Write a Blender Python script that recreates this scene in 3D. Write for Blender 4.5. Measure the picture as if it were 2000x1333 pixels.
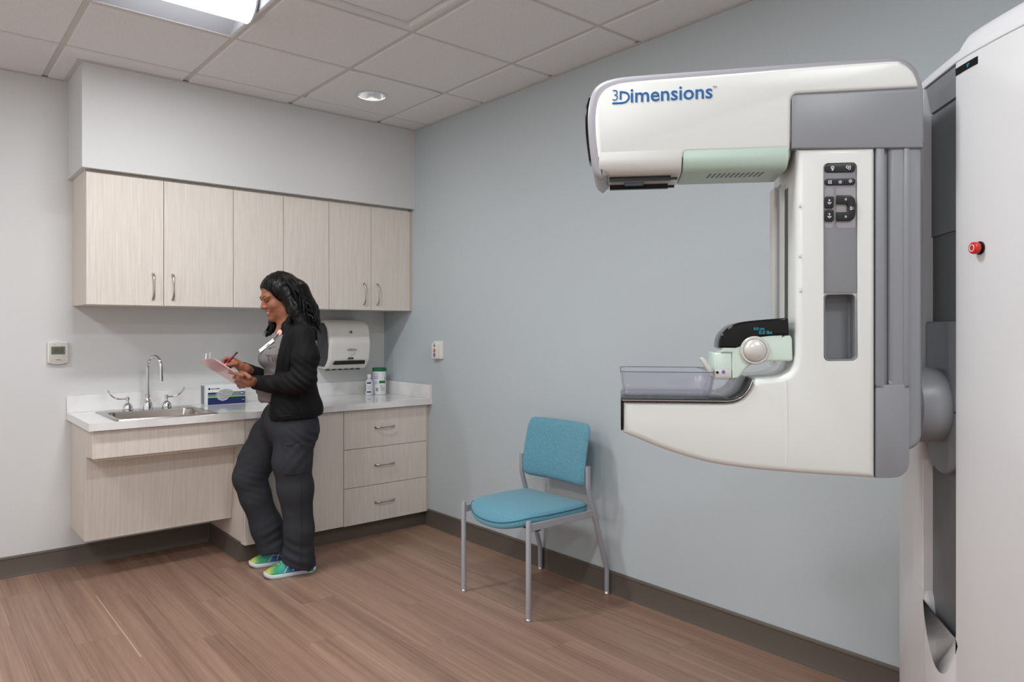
import bpy, bmesh, math, random
import numpy as np
from mathutils import Matrix, Vector, noise
from mathutils.bvhtree import BVHTree

for o in list(bpy.data.objects): bpy.data.objects.remove(o)
random.seed(7); np.random.seed(7)
S = bpy.context.scene
COL = S.collection
PI = math.pi

# ------------------------------------------------------------------ camera
cam = bpy.data.cameras.new('camera'); camo = bpy.data.objects.new('camera', cam); COL.objects.link(camo)
camo.location = (-2.726, -4.6693, 1.3239)
camo.rotation_euler = (PI/2, 0, -0.7044)
cam.sensor_width = 36.0; cam.lens = 1404.83/2000*36.0
cam.shift_y = -(666.5-644.84)/2000*1.0
cam.clip_start = 0.05
S.camera = camo
# ------------------------------------------------------------------ world + exposure
w = bpy.data.worlds.new('world'); S.world = w; w.use_nodes = True
w.node_tree.nodes['Background'].inputs[0].default_value = (0.9, 0.95, 1, 1)
w.node_tree.nodes['Background'].inputs[1].default_value = 0.0
S.view_settings.view_transform = 'Standard'; S.view_settings.look = 'None'
S.view_settings.gamma = 1; S.view_settings.use_curve_mapping = False
S.view_settings.exposure = 0.45
LENS = 5.0           # glow of the ceiling light lenses
LAMP_W = 13.5         # power of each ceiling light

# ------------------------------------------------------------------ materials
def lin(c):
    c = c/255.0
    return c/12.92 if c <= 0.04045 else ((c+0.055)/1.055)**2.4
def rgb(*c): return (lin(c[0]), lin(c[1]), lin(c[2]), 1)
MATS = {}
def mat(name, col, rough=0.5, metal=0.0, spec=0.5, trans=0.0, ior=1.45, emit=None, estr=0, coat=0.0, sheen=0.0):
    m = bpy.data.materials.new(name); m.use_nodes = True
    b = m.node_tree.nodes['Principled BSDF']
    b.inputs['Base Color'].default_value = rgb(*col)
    b.inputs['Roughness'].default_value = rough; b.inputs['Metallic'].default_value = metal
    b.inputs['Specular IOR Level'].default_value = spec
    b.inputs['Transmission Weight'].default_value = trans; b.inputs['IOR'].default_value = ior
    b.inputs['Coat Weight'].default_value = coat; b.inputs['Sheen Weight'].default_value = sheen
    if emit: b.inputs['Emission Color'].default_value = rgb(*emit); b.inputs['Emission Strength'].default_value = estr
    MATS[name] = m
    return m
def nodes(m): return m.node_tree.nodes, m.node_tree.links, m.node_tree.nodes['Principled BSDF']
def add_noise(m, scale=(1,1,1), nscale=5, detail=4, c1=(200,200,200), c2=(220,220,220), lo=0.3, hi=0.7, bump=0.0, bdist=0.001, rnd=False, tonal=0.0, rough=0.5):
    """colour between c1 and c2 driven by stretched noise in world space; optional bump and per-object tone"""
    N, L, b = nodes(m)
    g = N.new('ShaderNodeNewGeometry'); mp = N.new('ShaderNodeMapping'); L.new(g.outputs['Position'], mp.inputs[0])
    mp.inputs['Scale'].default_value = scale
    n = N.new('ShaderNodeTexNoise'); n.inputs['Scale'].default_value = nscale; n.inputs['Detail'].default_value = detail; n.inputs['Roughness'].default_value = rough
    if rnd:
        oi = N.new('ShaderNodeObjectInfo'); mu = N.new('ShaderNodeVectorMath'); mu.operation = 'SCALE'
        mu.inputs[0].default_value = (37.0, 61.0, 23.0); L.new(oi.outputs['Random'], mu.inputs['Scale']); L.new(mu.outputs[0], mp.inputs['Location'])
    L.new(mp.outputs[0], n.inputs['Vector'])
    cr = N.new('ShaderNodeValToRGB'); cr.color_ramp.elements[0].position = lo; cr.color_ramp.elements[1].position = hi
    cr.color_ramp.elements[0].color = rgb(*c1); cr.color_ramp.elements[1].color = rgb(*c2)
    L.new(n.outputs['Fac'], cr.inputs[0]); out = cr.outputs[0]
    if tonal:
        oi = N.new('ShaderNodeObjectInfo'); hs = N.new('ShaderNodeHueSaturation'); mr = N.new('ShaderNodeMapRange')
        mr.inputs['To Min'].default_value = 1-tonal; mr.inputs['To Max'].default_value = 1+tonal
        L.new(oi.outputs['Random'], mr.inputs['Value']); L.new(mr.outputs[0], hs.inputs['Value']); L.new(out, hs.inputs['Color']); out = hs.outputs[0]
    L.new(out, b.inputs['Base Color'])
    if bump:
        bp = N.new('ShaderNodeBump'); bp.inputs['Strength'].default_value = bump; bp.inputs['Distance'].default_value = bdist
        L.new(n.outputs['Fac'], bp.inputs['Height']); L.new(bp.outputs[0], b.inputs['Normal'])
    return m
add_noise(mat('paint_light', (216,217,217), 0.75), nscale=160, c1=(214,215,215), c2=(218,219,219), bump=0.05, bdist=0.001)
add_noise(mat('paint_blue', (191,201,205), 0.7), nscale=160, c1=(189,199,203), c2=(193,203,207), bump=0.05, bdist=0.001)
add_noise(mat('ceiling_tile', (226,222,219), 0.95), nscale=260, detail=5, lo=0.35, hi=0.65, c1=(224,224,225), c2=(239,239,240), bump=0.35, bdist=0.002)
mat('ceiling_grid', (206,203,199), 0.5)
mat('bounce_white', (238,238,237), 0.75)  # unseen left and front walls, made whiter to bounce light onto the ceiling
mat('white_metal', (225,225,225), 0.4)
add_noise(mat('wood', (214,204,190), 0.55, spec=0.3), scale=(1,1,0.035), nscale=150, detail=5, lo=0.33, hi=0.68, c1=(217,209,200), c2=(229,222,213), rnd=True)
add_noise(mat('wood_flat', (214,204,190), 0.55, spec=0.3), scale=(1,1,0.035), nscale=110, detail=5, lo=0.3, hi=0.7, c1=(211,202,192), c2=(222,214,205), rnd=True)
add_noise(mat('wood_slope', (214,204,190), 0.55, spec=0.3), scale=(1,0.02,0.03), nscale=150, detail=5, lo=0.33, hi=0.68, c1=(217,209,200), c2=(229,222,213), rnd=True)
mat('wood_edge', (206,194,178), 0.55)
mat('dark_gap', (40,36,32), 0.8)
mat('base_rubber', (96,88,80), 0.45)
mat('nickel', (190,184,176), 0.28, 1.0)
mat('chrome', (225,225,228), 0.07, 1.0)
mat('steel', (176,172,166), 0.26, 1.0)
add_noise(mat('quartz', (232,231,229), 0.12, coat=0.3), scale=(1,1,1), nscale=3.2, detail=9, lo=0.44, hi=0.5, c1=(229,228,227), c2=(238,238,237), rough=0.62)
def floor_mat():
    m = mat('floor_vinyl', (165,132,114), 0.38, spec=0.4); N, L, b = nodes(m)
    g = N.new('ShaderNodeNewGeometry'); oi = N.new('ShaderNodeObjectInfo')
    mu = N.new('ShaderNodeVectorMath'); mu.operation = 'SCALE'; mu.inputs[0].default_value = (13, 7, 0); L.new(oi.outputs['Random'], mu.inputs['Scale'])
    outs = []
    for sc, det in (((15, 0.5, 1), 3), ((85, 1.1, 1), 4), ((420, 9, 1), 2)):
        mp = N.new('ShaderNodeMapping'); mp.inputs['Scale'].default_value = sc; L.new(g.outputs['Position'], mp.inputs[0]); L.new(mu.outputs[0], mp.inputs['Location'])
        n = N.new('ShaderNodeTexNoise'); n.inputs['Scale'].default_value = 1; n.inputs['Detail'].default_value = det; L.new(mp.outputs[0], n.inputs['Vector']); outs.append(n.outputs['Fac'])
    def math_(op, a, bv):
        q = N.new('ShaderNodeMath'); q.operation = op
        for i, v in enumerate((a, bv)):
            if hasattr(v, 'type') and not isinstance(v, (int, float)): L.new(v, q.inputs[i])
            else: q.inputs[i].default_value = v
        return q.outputs[0]
    s = math_('ADD', math_('MULTIPLY', outs[0], 0.45), math_('ADD', math_('MULTIPLY', outs[1], 0.35), math_('MULTIPLY', outs[2], 0.2)))
    cr = N.new('ShaderNodeValToRGB'); e = cr.color_ramp.elements
    e[0].position = 0.33; e[0].color = rgb(123,95,80); e[1].position = 0.66; e[1].color = rgb(173,141,122)
    L.new(s, cr.inputs[0])
    hs = N.new('ShaderNodeHueSaturation'); mr = N.new('ShaderNodeMapRange'); mr.inputs['To Min'].default_value = 0.97; mr.inputs['To Max'].default_value = 1.03
    L.new(oi.outputs['Random'], mr.inputs['Value']); L.new(mr.outputs[0], hs.inputs['Value']); L.new(cr.outputs[0], hs.inputs['Color'])
    L.new(hs.outputs[0], b.inputs['Base Color'])
    bp = N.new('ShaderNodeBump'); bp.inputs['Strength'].default_value = 0.08; bp.inputs['Distance'].default_value = 0.0006; L.new(outs[2], bp.inputs['Height']); L.new(bp.outputs[0], b.inputs['Normal'])
floor_mat()
mat('weld_seam', (205,185,168), 0.5)
mat('lens', (255,255,255), 0.4, emit=(249,251,255), estr=LENS)
mat('bulb', (255,255,255), 0.4, emit=(255,246,232), estr=30)
mat('reflector', (235,235,238), 0.12, 1.0)
mat('enamel', (170,172,178), 0.5)
# furniture + machine
add_noise(mat('chair_fabric', (92,160,184), 0.85, sheen=0.25), scale=(1,1,0.25), nscale=420, detail=2, c1=(78,136,156), c2=(112,168,186), lo=0.3, hi=0.7, bump=0.15, bdist=0.0006)
mat('chair_piping', (44,98,124), 0.8)
mat('silver_paint', (166,167,173), 0.38, 0.1)
mat('black_plastic', (22,22,24), 0.35)
mat('machine_white', (216,219,216), 0.32, spec=0.5)
mat('machine_shell', (220,222,224), 0.34)
mat('machine_gray', (132,135,140), 0.38)
mat('machine_gray_light', (150,149,154), 0.32)
mat('machine_gray_dark', (122,126,130), 0.45)
mat('slot_dark', (106,108,111), 0.45)
mat('mint', (188,212,200), 0.4)
mat('mint_light', (206,224,214), 0.35)
mat('gloss_black', (16,16,16), 0.10, spec=0.3)
mat('carbon_pad', (52,52,52), 0.12, spec=0.6)
mat('logo_blue', (8,90,150), 0.4)
mat('mark_gray', (130,130,135), 0.5)
mat('icon_white', (225,228,230), 0.5)
mat('screen_teal', (20,90,100), 0.4, emit=(0,150,170), estr=0.5)
mat('estop_red', (196,42,34), 0.35)
mat('satin_knob', (206,204,199), 0.3, 0.3)
mat('purple', (120,90,190), 0.4)
def thin_clear(name, tint, gloss):
    m = mat(name, tint, 0.03); N, L, b = nodes(m)
    tr = N.new('ShaderNodeBsdfTransparent'); tr.inputs[0].default_value = rgb(*tint)
    gl = N.new('ShaderNodeBsdfGlossy'); gl.inputs['Roughness'].default_value = 0.04
    lw = N.new('ShaderNodeLayerWeight'); lw.inputs[0].default_value = 0.25
    mr = N.new('ShaderNodeMapRange'); mr.inputs['From Min'].default_value = 0.1; mr.inputs['To Min'].default_value = 0.03; mr.inputs['To Max'].default_value = 0.55; L.new(lw.outputs['Facing'], mr.inputs['Value'])
    mx = N.new('ShaderNodeMixShader'); L.new(mr.outputs[0], mx.inputs[0]); L.new(tr.outputs[0], mx.inputs[1]); L.new(gl.outputs[0], mx.inputs[2])
    L.new(mx.outputs[0], N['Material Output'].inputs[0])
thin_clear('clear_acrylic', (251,251,254), 0.1); thin_clear('clear_edge', (206,208,220), 0.1)
# small goods
mat('white_plastic', (228,226,221), 0.4)
mat('smoke_plastic', (66,66,70), 0.18)
mat('thermo_gray', (205,203,196), 0.45)
mat('lcd', (96,104,88), 0.2)
mat('ink', (48,52,48), 0.6)
mat('print_gray', (150,150,150), 0.6)
mat('carton_white', (232,233,235), 0.5)
mat('carton_gray', (128,132,138), 0.5)
mat('carton_green', (138,206,48), 0.5)
mat('carton_navy', (28,44,98), 0.5)
mat('glove_gray', (176,177,178), 0.6)
mat('glove_dark', (120,121,124), 0.6)
mat('lid_green', (10,110,72), 0.4)
mat('label_green', (0,128,60), 0.5)
mat('label_lilac', (205,204,222), 0.5)
mat('label_blue', (70,150,205), 0.5)
mat('dot_red', (205,70,80), 0.5); mat('dot_blue', (50,70,160), 0.5); mat('dot_green', (20,50,36), 0.5)
mat('bottle_clear', (214,219,228), 0.15, spec=0.5)
# person
def skin_mat():
    m = mat('skin', (140,84,58), 0.45, spec=0.35); N, L, b = nodes(m)
    b.inputs['Subsurface Weight'].default_value = 0.12; b.inputs['Subsurface Radius'].default_value = (0.01, 0.004, 0.002); b.inputs['Subsurface Scale'].default_value = 0.3
    return add_noise(m, nscale=60, c1=(140,89,65), c2=(154,101,76))
skin_mat()
mat('lips', (158,70,68), 0.35); mat('teeth', (235,230,222), 0.25); mat('brow', (34,22,18), 0.6); mat('nail_pink', (240,150,175), 0.2)
add_noise(mat('hair', (8,7,7), 0.42, spec=0.25), scale=(1,1,0.12), nscale=160, c1=(5,5,5), c2=(13,11,10), bump=0.4, bdist=0.002)
add_noise(mat('jacket_black', (16,16,18), 0.75, spec=0.25), nscale=300, c1=(14,14,16), c2=(19,19,21), bump=0.06)
mat('zip_black', (9,9,10), 0.4)
add_noise(mat('shirt_gray', (122,118,118), 0.9, spec=0.2), nscale=500, detail=3, c1=(106,102,103), c2=(142,137,137), lo=0.35, hi=0.65)
add_noise(mat('trouser', (51,53,58), 0.8, spec=0.25), nscale=420, c1=(48,50,55), c2=(55,57,62), bump=0.05)
mat('cord_dark', (32,34,37), 0.8); mat('cord_cream', (222,208,160), 0.8)
mat('shirt_print', (88,84,86), 0.9)
mat('badge_pink', (240,196,190), 0.5); mat('paper', (240,240,240), 0.6)
mat('board_pink', (228,166,176), 0.15, spec=0.5, coat=0.4)
mat('pen_body', (132,22,62), 0.3)
mat('sole_white', (226,226,230), 0.5); mat('sole_blue', (168,206,222), 0.5); mat('sole_green', (40,130,60), 0.4); mat('lace', (232,226,140), 0.6)
def shoe_mat():
    m = mat('shoe_knit', (90,160,120), 0.7); N, L, b = nodes(m)
    t = N.new('ShaderNodeTexCoord'); s = N.new('ShaderNodeSeparateXYZ'); L.new(t.outputs['Generated'], s.inputs[0])
    n = N.new('ShaderNodeTexNoise'); n.inputs['Scale'].default_value = 9; L.new(t.outputs['Generated'], n.inputs['Vector'])
    a = N.new('ShaderNodeMath'); a.operation = 'MULTIPLY_ADD'; L.new(n.outputs['Fac'], a.inputs[0]); a.inputs[1].default_value = 0.22; L.new(s.outputs[0], a.inputs[2])
    cr = N.new('ShaderNodeValToRGB'); e = cr.color_ramp.elements
    e[0].position = 0.1; e[0].color = rgb(224,196,110); e[1].position = 0.95; e[1].color = rgb(52,36,98)
    for p, c in ((0.24, (176,196,96)), (0.38, (56,158,104)), (0.54, (70,170,160)), (0.68, (60,110,180)), (0.8, (58,60,140))):
        q = e.new(p); q.color = rgb(*c)
    L.new(a.outputs[0], cr.inputs[0]); L.new(cr.outputs[0], b.inputs['Base Color'])
shoe_mat()

# ------------------------------------------------------------------ helpers
ROOTS = {}
def tag(o, label=None, cat=None, group=None, kind=None):
    if label: o['label'] = label
    if cat: o['category'] = cat
    if group: o['group'] = group
    if kind: o['kind'] = kind
    return o
def thing(name, label, cat, loc=(0,0,0), rotz=0.0, local=False, group=None, kind=None):
    o = bpy.data.objects.new(name, None); COL.objects.link(o)
    o.empty_display_size = 0.1
    o.location = loc; o.rotation_euler = (0, 0, rotz)
    tag(o, label, cat, group, kind)
    M = Matrix.Translation(loc) @ Matrix.Rotation(rotz, 4, 'Z')
    ROOTS[o] = None if local else M.inverted()
    return o
def rootof(o):
    while o.parent: o = o.parent
    return o
def obj(name, bm, m=None, parent=None, sharp=35, smooth=True, label=None):
    if isinstance(bm, bmesh.types.BMesh):
        me = bpy.data.meshes.new(name)
        bmesh.ops.recalc_face_normals(bm, faces=bm.faces)
        bm.to_mesh(me); bm.free()
    else: me = bm
    if parent:
        T = ROOTS.get(rootof(parent))
        if T is not None: me.transform(T)
    if smooth:
        me.shade_smooth()
        if sharp: me.set_sharp_from_angle(angle=math.radians(sharp))
    if m:
        for q in (m if isinstance(m, (list, tuple)) else [m]): me.materials.append(MATS[q] if isinstance(q, str) else q)
    o = bpy.data.objects.new(name, me); COL.objects.link(o)
    if parent: o.parent = parent
    if label: o['label'] = label
    return o
def struct(name, bm, m, parent=None, **k):
    o = obj(name, bm, m, parent, **k)
    if not parent: o['kind'] = 'structure'
    return o
def B(): return bmesh.new()
def box(bm, x0, x1, y0, y1, z0, z1, bev=0.0, seg=2):
    vs = [bm.verts.new(p) for p in ((x0,y0,z0),(x1,y0,z0),(x1,y1,z0),(x0,y1,z0),(x0,y0,z1),(x1,y0,z1),(x1,y1,z1),(x0,y1,z1))]
    fs = [bm.faces.new([vs[i] for i in f]) for f in ((3,2,1,0),(4,5,6,7),(0,1,5,4),(1,2,6,5),(2,3,7,6),(3,0,4,7))]
    if bev:
        es = list({e for f in fs for e in f.edges})
        bmesh.ops.bevel(bm, geom=es, offset=bev, segments=seg, profile=0.5, affect='EDGES', clamp_overlap=True)
    return bm
def bx(x0, x1, y0, y1, z0, z1, bev=0.0, seg=2):
    return box(B(), min(x0,x1), max(x0,x1), min(y0,y1), max(y0,y1), min(z0,z1), max(z0,z1), bev, seg)
def area2(p): return sum(p[i][0]*p[(i+1)%len(p)][1]-p[(i+1)%len(p)][0]*p[i][1] for i in range(len(p)))/2
def rnd(pts, r, n=5):
    """round the corners of a polygon; r a number or one radius per corner"""
    out = []; N = len(pts)
    for i in range(N):
        rr = r[i] if isinstance(r, (list, tuple)) else r
        p = Vector(pts[i]); a = Vector(pts[i-1])-p; b = Vector(pts[(i+1)%N])-p
        la, lb = a.length, b.length
        if rr <= 0 or la < 1e-6 or lb < 1e-6: out.append(tuple(p)); continue
        a /= la; b /= lb; ang = a.angle(b)
        if ang > PI-0.05: out.append(tuple(p)); continue
        t = min(rr/math.tan(ang/2), la*0.49, lb*0.49); rr = t*math.tan(ang/2)
        A = p+a*t; Bp = p+b*t; c = p+(a+b).normalized()*(rr/math.sin(ang/2))
        a0 = math.atan2(*(A-c).yx); a1 = math.atan2(*(Bp-c).yx); d = (a1-a0+PI) % (2*PI)-PI
        for k in range(n+1): q = a0+d*k/n; out.append((c.x+rr*math.cos(q), c.y+rr*math.sin(q)))
    return out
def crv(pts, n=5):
    """open Catmull-Rom through points"""
    P = [Vector(p) for p in pts]; P = [P[0]*2-P[1]]+P+[P[-1]*2-P[-2]]; out = []
    for i in range(1, len(P)-2):
        for k in range(n):
            t = k/n; a, b, c, d = P[i-1], P[i], P[i+1], P[i+2]
            out.append(tuple(0.5*((2*b)+(c-a)*t+(2*a-5*b+4*c-d)*t*t+(3*b-a-3*c+d)*t**3)))
    out.append(tuple(P[-2])); return out
def inset(p, d):
    N = len(p); out = []
    for i in range(N):
        a = Vector(p[i])-Vector(p[i-1]); b = Vector(p[(i+1)%N])-Vector(p[i])
        a = a.normalized() if a.length > 1e-9 else b.normalized(); b = b.normalized() if b.length > 1e-9 else a
        na = Vector((-a.y, a.x)); nb = Vector((-b.y, b.x)); m = na+nb
        if m.length < 1e-6: m = na
        m.normalize(); c = max(m.dot(na), 0.35)
        out.append((p[i][0]+m.x*d/c, p[i][1]+m.y*d/c))
    return out
def prism(bm, pts, w0, w1, mp, bev=0.0, seg=4, bev2=None):
    """extrude a 2-D outline from w0 to w1 with rounded rims; mp(a, b, w) -> xyz"""
    if area2(pts) < 0: pts = pts[::-1]
    if w1 < w0: w0, w1 = w1, w0
    bev2 = bev if bev2 is None else bev2
    rings = []
    if bev > 0:
        for k in range(seg+1): t = PI/2*k/seg; rings.append((bev*(1-math.sin(t)), w0+bev*(1-math.cos(t))))
    else: rings.append((0, w0))
    if bev2 > 0:
        for k in range(seg+1): t = PI/2*k/seg; rings.append((bev2*(1-math.cos(t)), w1-bev2*(1-math.sin(t))))
    else: rings.append((0, w1))
    R = [[bm.verts.new(mp(a, b, wv)) for a, b in (inset(pts, d) if d > 1e-7 else pts)] for d, wv in rings]
    n = len(pts)
    for r0, r1 in zip(R, R[1:]):
        for i in range(n): bm.faces.new((r0[i], r0[(i+1)%n], r1[(i+1)%n], r1[i]))
    bm.faces.new(R[0][::-1]); bm.faces.new(R[-1])
    return bm
XZ = lambda a, b, w: (a, w, b)      # outline in x-z, extruded along y
XY = lambda a, b, w: (a, b, w)
YZ = lambda a, b, w: (w, a, b)
def tube(bm, path, rad, n=12, cap=True, flat=None):
    """sweep a circle (or ellipse via flat=(scale_n, scale_b, up)) along a path"""
    P = [Vector(p) for p in path]; N = len(P); rings = []
    up = Vector(flat[2]) if flat else None; prev = None
    for i, p in enumerate(P):
        t = (P[min(i+1, N-1)]-P[max(i-1, 0)]).normalized()
        if up is not None: nn = up-t*up.dot(t)
        elif prev is None: nn = t.orthogonal()
        else: nn = prev-t*prev.dot(t)
        nn.normalize(); prev = nn; bb = t.cross(nn)
        r = rad[i] if isinstance(rad, (list, tuple)) else rad
        rn, rb = (r, r) if not flat else (r*(flat[0][i] if isinstance(flat[0], list) else flat[0]), r*(flat[1][i] if isinstance(flat[1], list) else flat[1]))
        rings.append([bm.verts.new(p+nn*(rn*math.cos(2*PI*k/n))+bb*(rb*math.sin(2*PI*k/n))) for k in range(n)])
    for a, b in zip(rings, rings[1:]):
        for k in range(n): bm.faces.new((a[k], a[(k+1)%n], b[(k+1)%n], b[k]))
    if cap: bm.faces.new(rings[0][::-1]); bm.faces.new(rings[-1])
    return bm
def lathe(bm, prof, c=(0,0,0), ax='z', n=32, capb=True, capt=True, sx=1.0, sy=1.0):
    rings = []
    for r, h in prof:
        ring = []
        for k in range(n):
            t = 2*PI*k/n; u, v = r*math.cos(t)*sx, r*math.sin(t)*sy
            q = {'z': (u, v, h), 'x': (h, u, v), 'y': (u, h, v)}[ax]
            ring.append(bm.verts.new((c[0]+q[0], c[1]+q[1], c[2]+q[2])))
        rings.append(ring)
    for a, b in zip(rings, rings[1:]):
        for k in range(n): bm.faces.new((a[k], a[(k+1)%n], b[(k+1)%n], b[k]))
    if capb: bm.faces.new(rings[0][::-1])
    if capt: bm.faces.new(rings[-1])
    return bm
def text(body, size, Mx, depth=0.0008, bold=0.0, fit=None, align='LEFT'):
    """lettering as a thin solid mesh placed by matrix Mx (text runs along local x, stands along local y)"""
    cu = bpy.data.curves.new('lettering', 'FONT'); cu.body = body; cu.size = size; cu.extrude = depth; cu.offset = bold; cu.align_x = align
    cu.resolution_u = 3
    o = bpy.data.objects.new('lettering', cu); COL.objects.link(o)
    dg = bpy.context.evaluated_depsgraph_get(); me = bpy.data.meshes.new_from_object(o.evaluated_get(dg))
    bpy.data.objects.remove(o); bpy.data.curves.remove(cu)
    if fit:
        xs = [v.co.x for v in me.vertices]; s = fit/(max(xs)-min(xs)); me.transform(Matrix.Diagonal((s, s, 1, 1)))
    me.transform(Mx); return me
def frame(o, x, y):
    """matrix with origin o and text axes x, y"""
    x = Vector(x).normalized(); y = Vector(y); y = (y-x*y.dot(x)).normalized(); z = x.cross(y)
    return Matrix(((x.x, y.x, z.x, o[0]), (x.y, y.y, z.y, o[1]), (x.z, y.z, z.z, o[2]), (0, 0, 0, 1)))
def carve(o, cutbm):
    """difference with a solid, applied at once"""
    me = bpy.data.meshes.new('c'); bmesh.ops.recalc_face_normals(cutbm, faces=cutbm.faces); cutbm.to_mesh(me); cutbm.free()
    co = bpy.data.objects.new('c', me); COL.objects.link(co); co.parent = o.parent
    md = o.modifiers.new('b', 'BOOLEAN'); md.operation = 'DIFFERENCE'; md.object = co; md.solver = 'EXACT'
    dg = bpy.context.evaluated_depsgraph_get(); dg.update()
    nm = bpy.data.meshes.new_from_object(o.evaluated_get(dg))
    o.modifiers.clear(); o.data = nm
    bpy.data.objects.remove(co); bpy.data.meshes.remove(me)
    nm.shade_smooth(); nm.set_sharp_from_angle(angle=math.radians(35))

# ------------------------------------------------------------------ the room
H = 2.7105; T = 0.6096; GX = -0.2964; GY = -0.5903
XL = -4.6; YF = -6.4; SX = -2.0154; SY = -0.4175; SZ = 2.165
floor = struct('floor', bx(XL, 0, YF, 0, -0.1, -0.003), 'dark_gap')
PW = 0.183; k = 0; x = 0.028
while x > XL:
    xa, xb = max(x-PW, XL), min(x, 0)
    yy = 1.219-((k*0.437) % 1.219)+0.034 if k != 11 else 0.034
    while yy > YF:
        ya, yb = max(yy-1.219, YF), min(yy, 0)
        if yb-ya > 0.01 and xb-xa > 0.01:
            bm = B(); box(bm, xa+0.0003, xb-0.0003, ya+0.0003, yb-0.0003, -0.0035, 0.0)
            obj('plank', bm, 'floor_vinyl', floor, smooth=False)
        yy -= 1.219
    x -= PW; k += 1
obj('weld_seam', bx(-1.9865, -1.9835, -1.48, -0.60, -0.002, 0.0003), 'weld_seam', floor, smooth=False)
struct('wall_back', bx(XL-0.1, 0.1, 0, 0.1, -0.1, H+0.3), 'paint_light')
struct('wall_right', bx(0, 0.1, YF-0.1, 0, -0.1, H+0.3), 'paint_blue')
struct('wall_left', bx(XL-0.1, XL, YF-0.1, 0, -0.1, H+0.3), 'bounce_white')
struct('wall_front', bx(XL, 0, YF-0.1, YF, -0.1, H+0.3), 'bounce_white')
struct('wall_soffit', bx(SX, 0, SY, 0, SZ, H+0.05), 'paint_light')
# ceiling: slab above, lay-in tiles and tees as pieces
ceil = struct('ceiling', bx(XL, 0, YF, 0, H+0.2, H+0.3), 'ceiling_tile')
xs = [0.0]+[GX-i*T for i in range(7)]+[XL]
ys = [0.0]+[GY-i*T for i in range(9)]+[YF]
ys = [y for y in ys if y >= YF]
if ys[-1] != YF: ys.append(YF)
TW = 0.012
TROF = [(3, 2), (3, 5), (6, 2), (6, 5), (3, 8), (6, 8)]       # (column, row) cells that hold a 2x2 light; last two added, unseen, for fill
PLAQ = (2, 3); CAN = (1, 1)
LIGHTCELLS = set(TROF) | {PLAQ}
def cell(i, j): return xs[i+1], xs[i], ys[j+1], ys[j]
for i in range(len(xs)-1):
    for j in range(len(ys)-1):
        if (i, j) in LIGHTCELLS: continue
        xa, xb, ya, yb = cell(i, j)
        ra = [xa+(TW if xa > XL else 0.002), xb-(TW if xb < 0 else 0.002), ya+(TW if ya > YF else 0.002), yb-(TW if yb < 0 else 0.002)]
        if ra[1]-ra[0] < 0.03 or ra[3]-ra[2] < 0.03: continue
        pts = [(ra[0],ra[2]),(ra[1],ra[2]),(ra[1],ra[3]),(ra[0],ra[3])]
        if j == 0:
            s = SY-0.002; sx_ = SX-0.002
            if ra[0] >= SX: pts = [(ra[0],ra[2]),(ra[1],ra[2]),(ra[1],s),(ra[0],s)]
            elif ra[1] > SX: pts = [(ra[0],ra[2]),(ra[1],ra[2]),(ra[1],s),(sx_,s),(sx_,ra[3]),(ra[0],ra[3])]
        if (i, j) == CAN:
            bm = B(); c = (-0.6, -0.886); n = 40; lo = []; li = []; hi = []
            for k in range(n):
                t = 2*PI*k/n+PI/4; d = (math.cos(t), math.sin(t)); s = 1e9
                for a, ax in ((ra[0], 0), (ra[1], 0), (ra[2], 1), (ra[3], 1)):
                    if abs(d[ax]) > 1e-6:
                        q = (a-c[ax])/d[ax]
                        if q > 0: s = min(s, q)
                lo.append(bm.verts.new((c[0]+d[0]*s, c[1]+d[1]*s, H))); li.append(bm.verts.new((c[0]+d[0]*0.083, c[1]+d[1]*0.083, H)))
                hi.append(bm.verts.new((c[0]+d[0]*s, c[1]+d[1]*s, H+0.016)))
            for k in range(n):
                q = (k+1) % n; bm.faces.new((lo[k], lo[q], li[q], li[k])); bm.faces.new((hi[k], hi[q], lo[q], lo[k]))
            obj('ceiling_tile', bm, 'ceiling_tile', ceil, smooth=False)
            continue
        obj('ceiling_tile', prism(B(), pts, H, H+0.018, XY, 0.006, 1, 0), 'ceiling_tile', ceil, smooth=False)
for x in xs[1:-1]:
    y1 = SY if x > SX else 0
    obj('main_tee', bx(x-TW, x+TW, YF, y1, H+0.005, H+0.04), 'ceiling_grid', ceil, smooth=False)
for j, y in enumerate(ys[1:-1]):
    obj('cross_tee', bx(XL, 0, y-TW, y+TW, H+0.0055, H+0.035), 'ceiling_grid', ceil, smooth=False)
struct('trim_1', bx(SX, 0, SY-0.02, SY, H-0.004, H-0.001), 'ceiling_grid', smooth=False)
struct('trim_2', bx(SX-0.022, SX, SY-0.02, 0, H-0.004, H-0.001), 'ceiling_grid', smooth=False)
struct('trim_3', bx(XL, SX-0.022, -0.02, 0, H-0.004, H-0.001), 'ceiling_grid', smooth=False)
struct('trim_4', bx(-0.02, 0, YF, SY-0.02, H-0.004, H-0.001), 'ceiling_grid', smooth=False)
# baseboards (rubber cove base with a fine lip)
def base(name, pts, mp, w0, w1): struct(name, prism(B(), pts, w0, w1, mp, 0), 'base_rubber')
prof = [(0,0),(-0.013,0),(-0.011,0.010),(-0.008,0.018),(-0.008,0.098),(-0.011,0.101),(-0.010,0.108),(-0.005,0.113),(0,0.113)]
base('baseboard_right', prof, lambda a, b, wv: (a, wv, b), YF, -0.555)
base('baseboard_back', prof, lambda a, b, wv: (wv, a, b), XL, -1.258)
base('baseboard_cabinet', [(-1.246+a, b) for a, b in prof], lambda a, b, wv: (a, wv, b), -0.535, -0.001)
struct('baseboard_toekick', bx(-1.256, -0.0, -0.535, -0.547, 0, 0.102), 'base_rubber', smooth=False)

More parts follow.
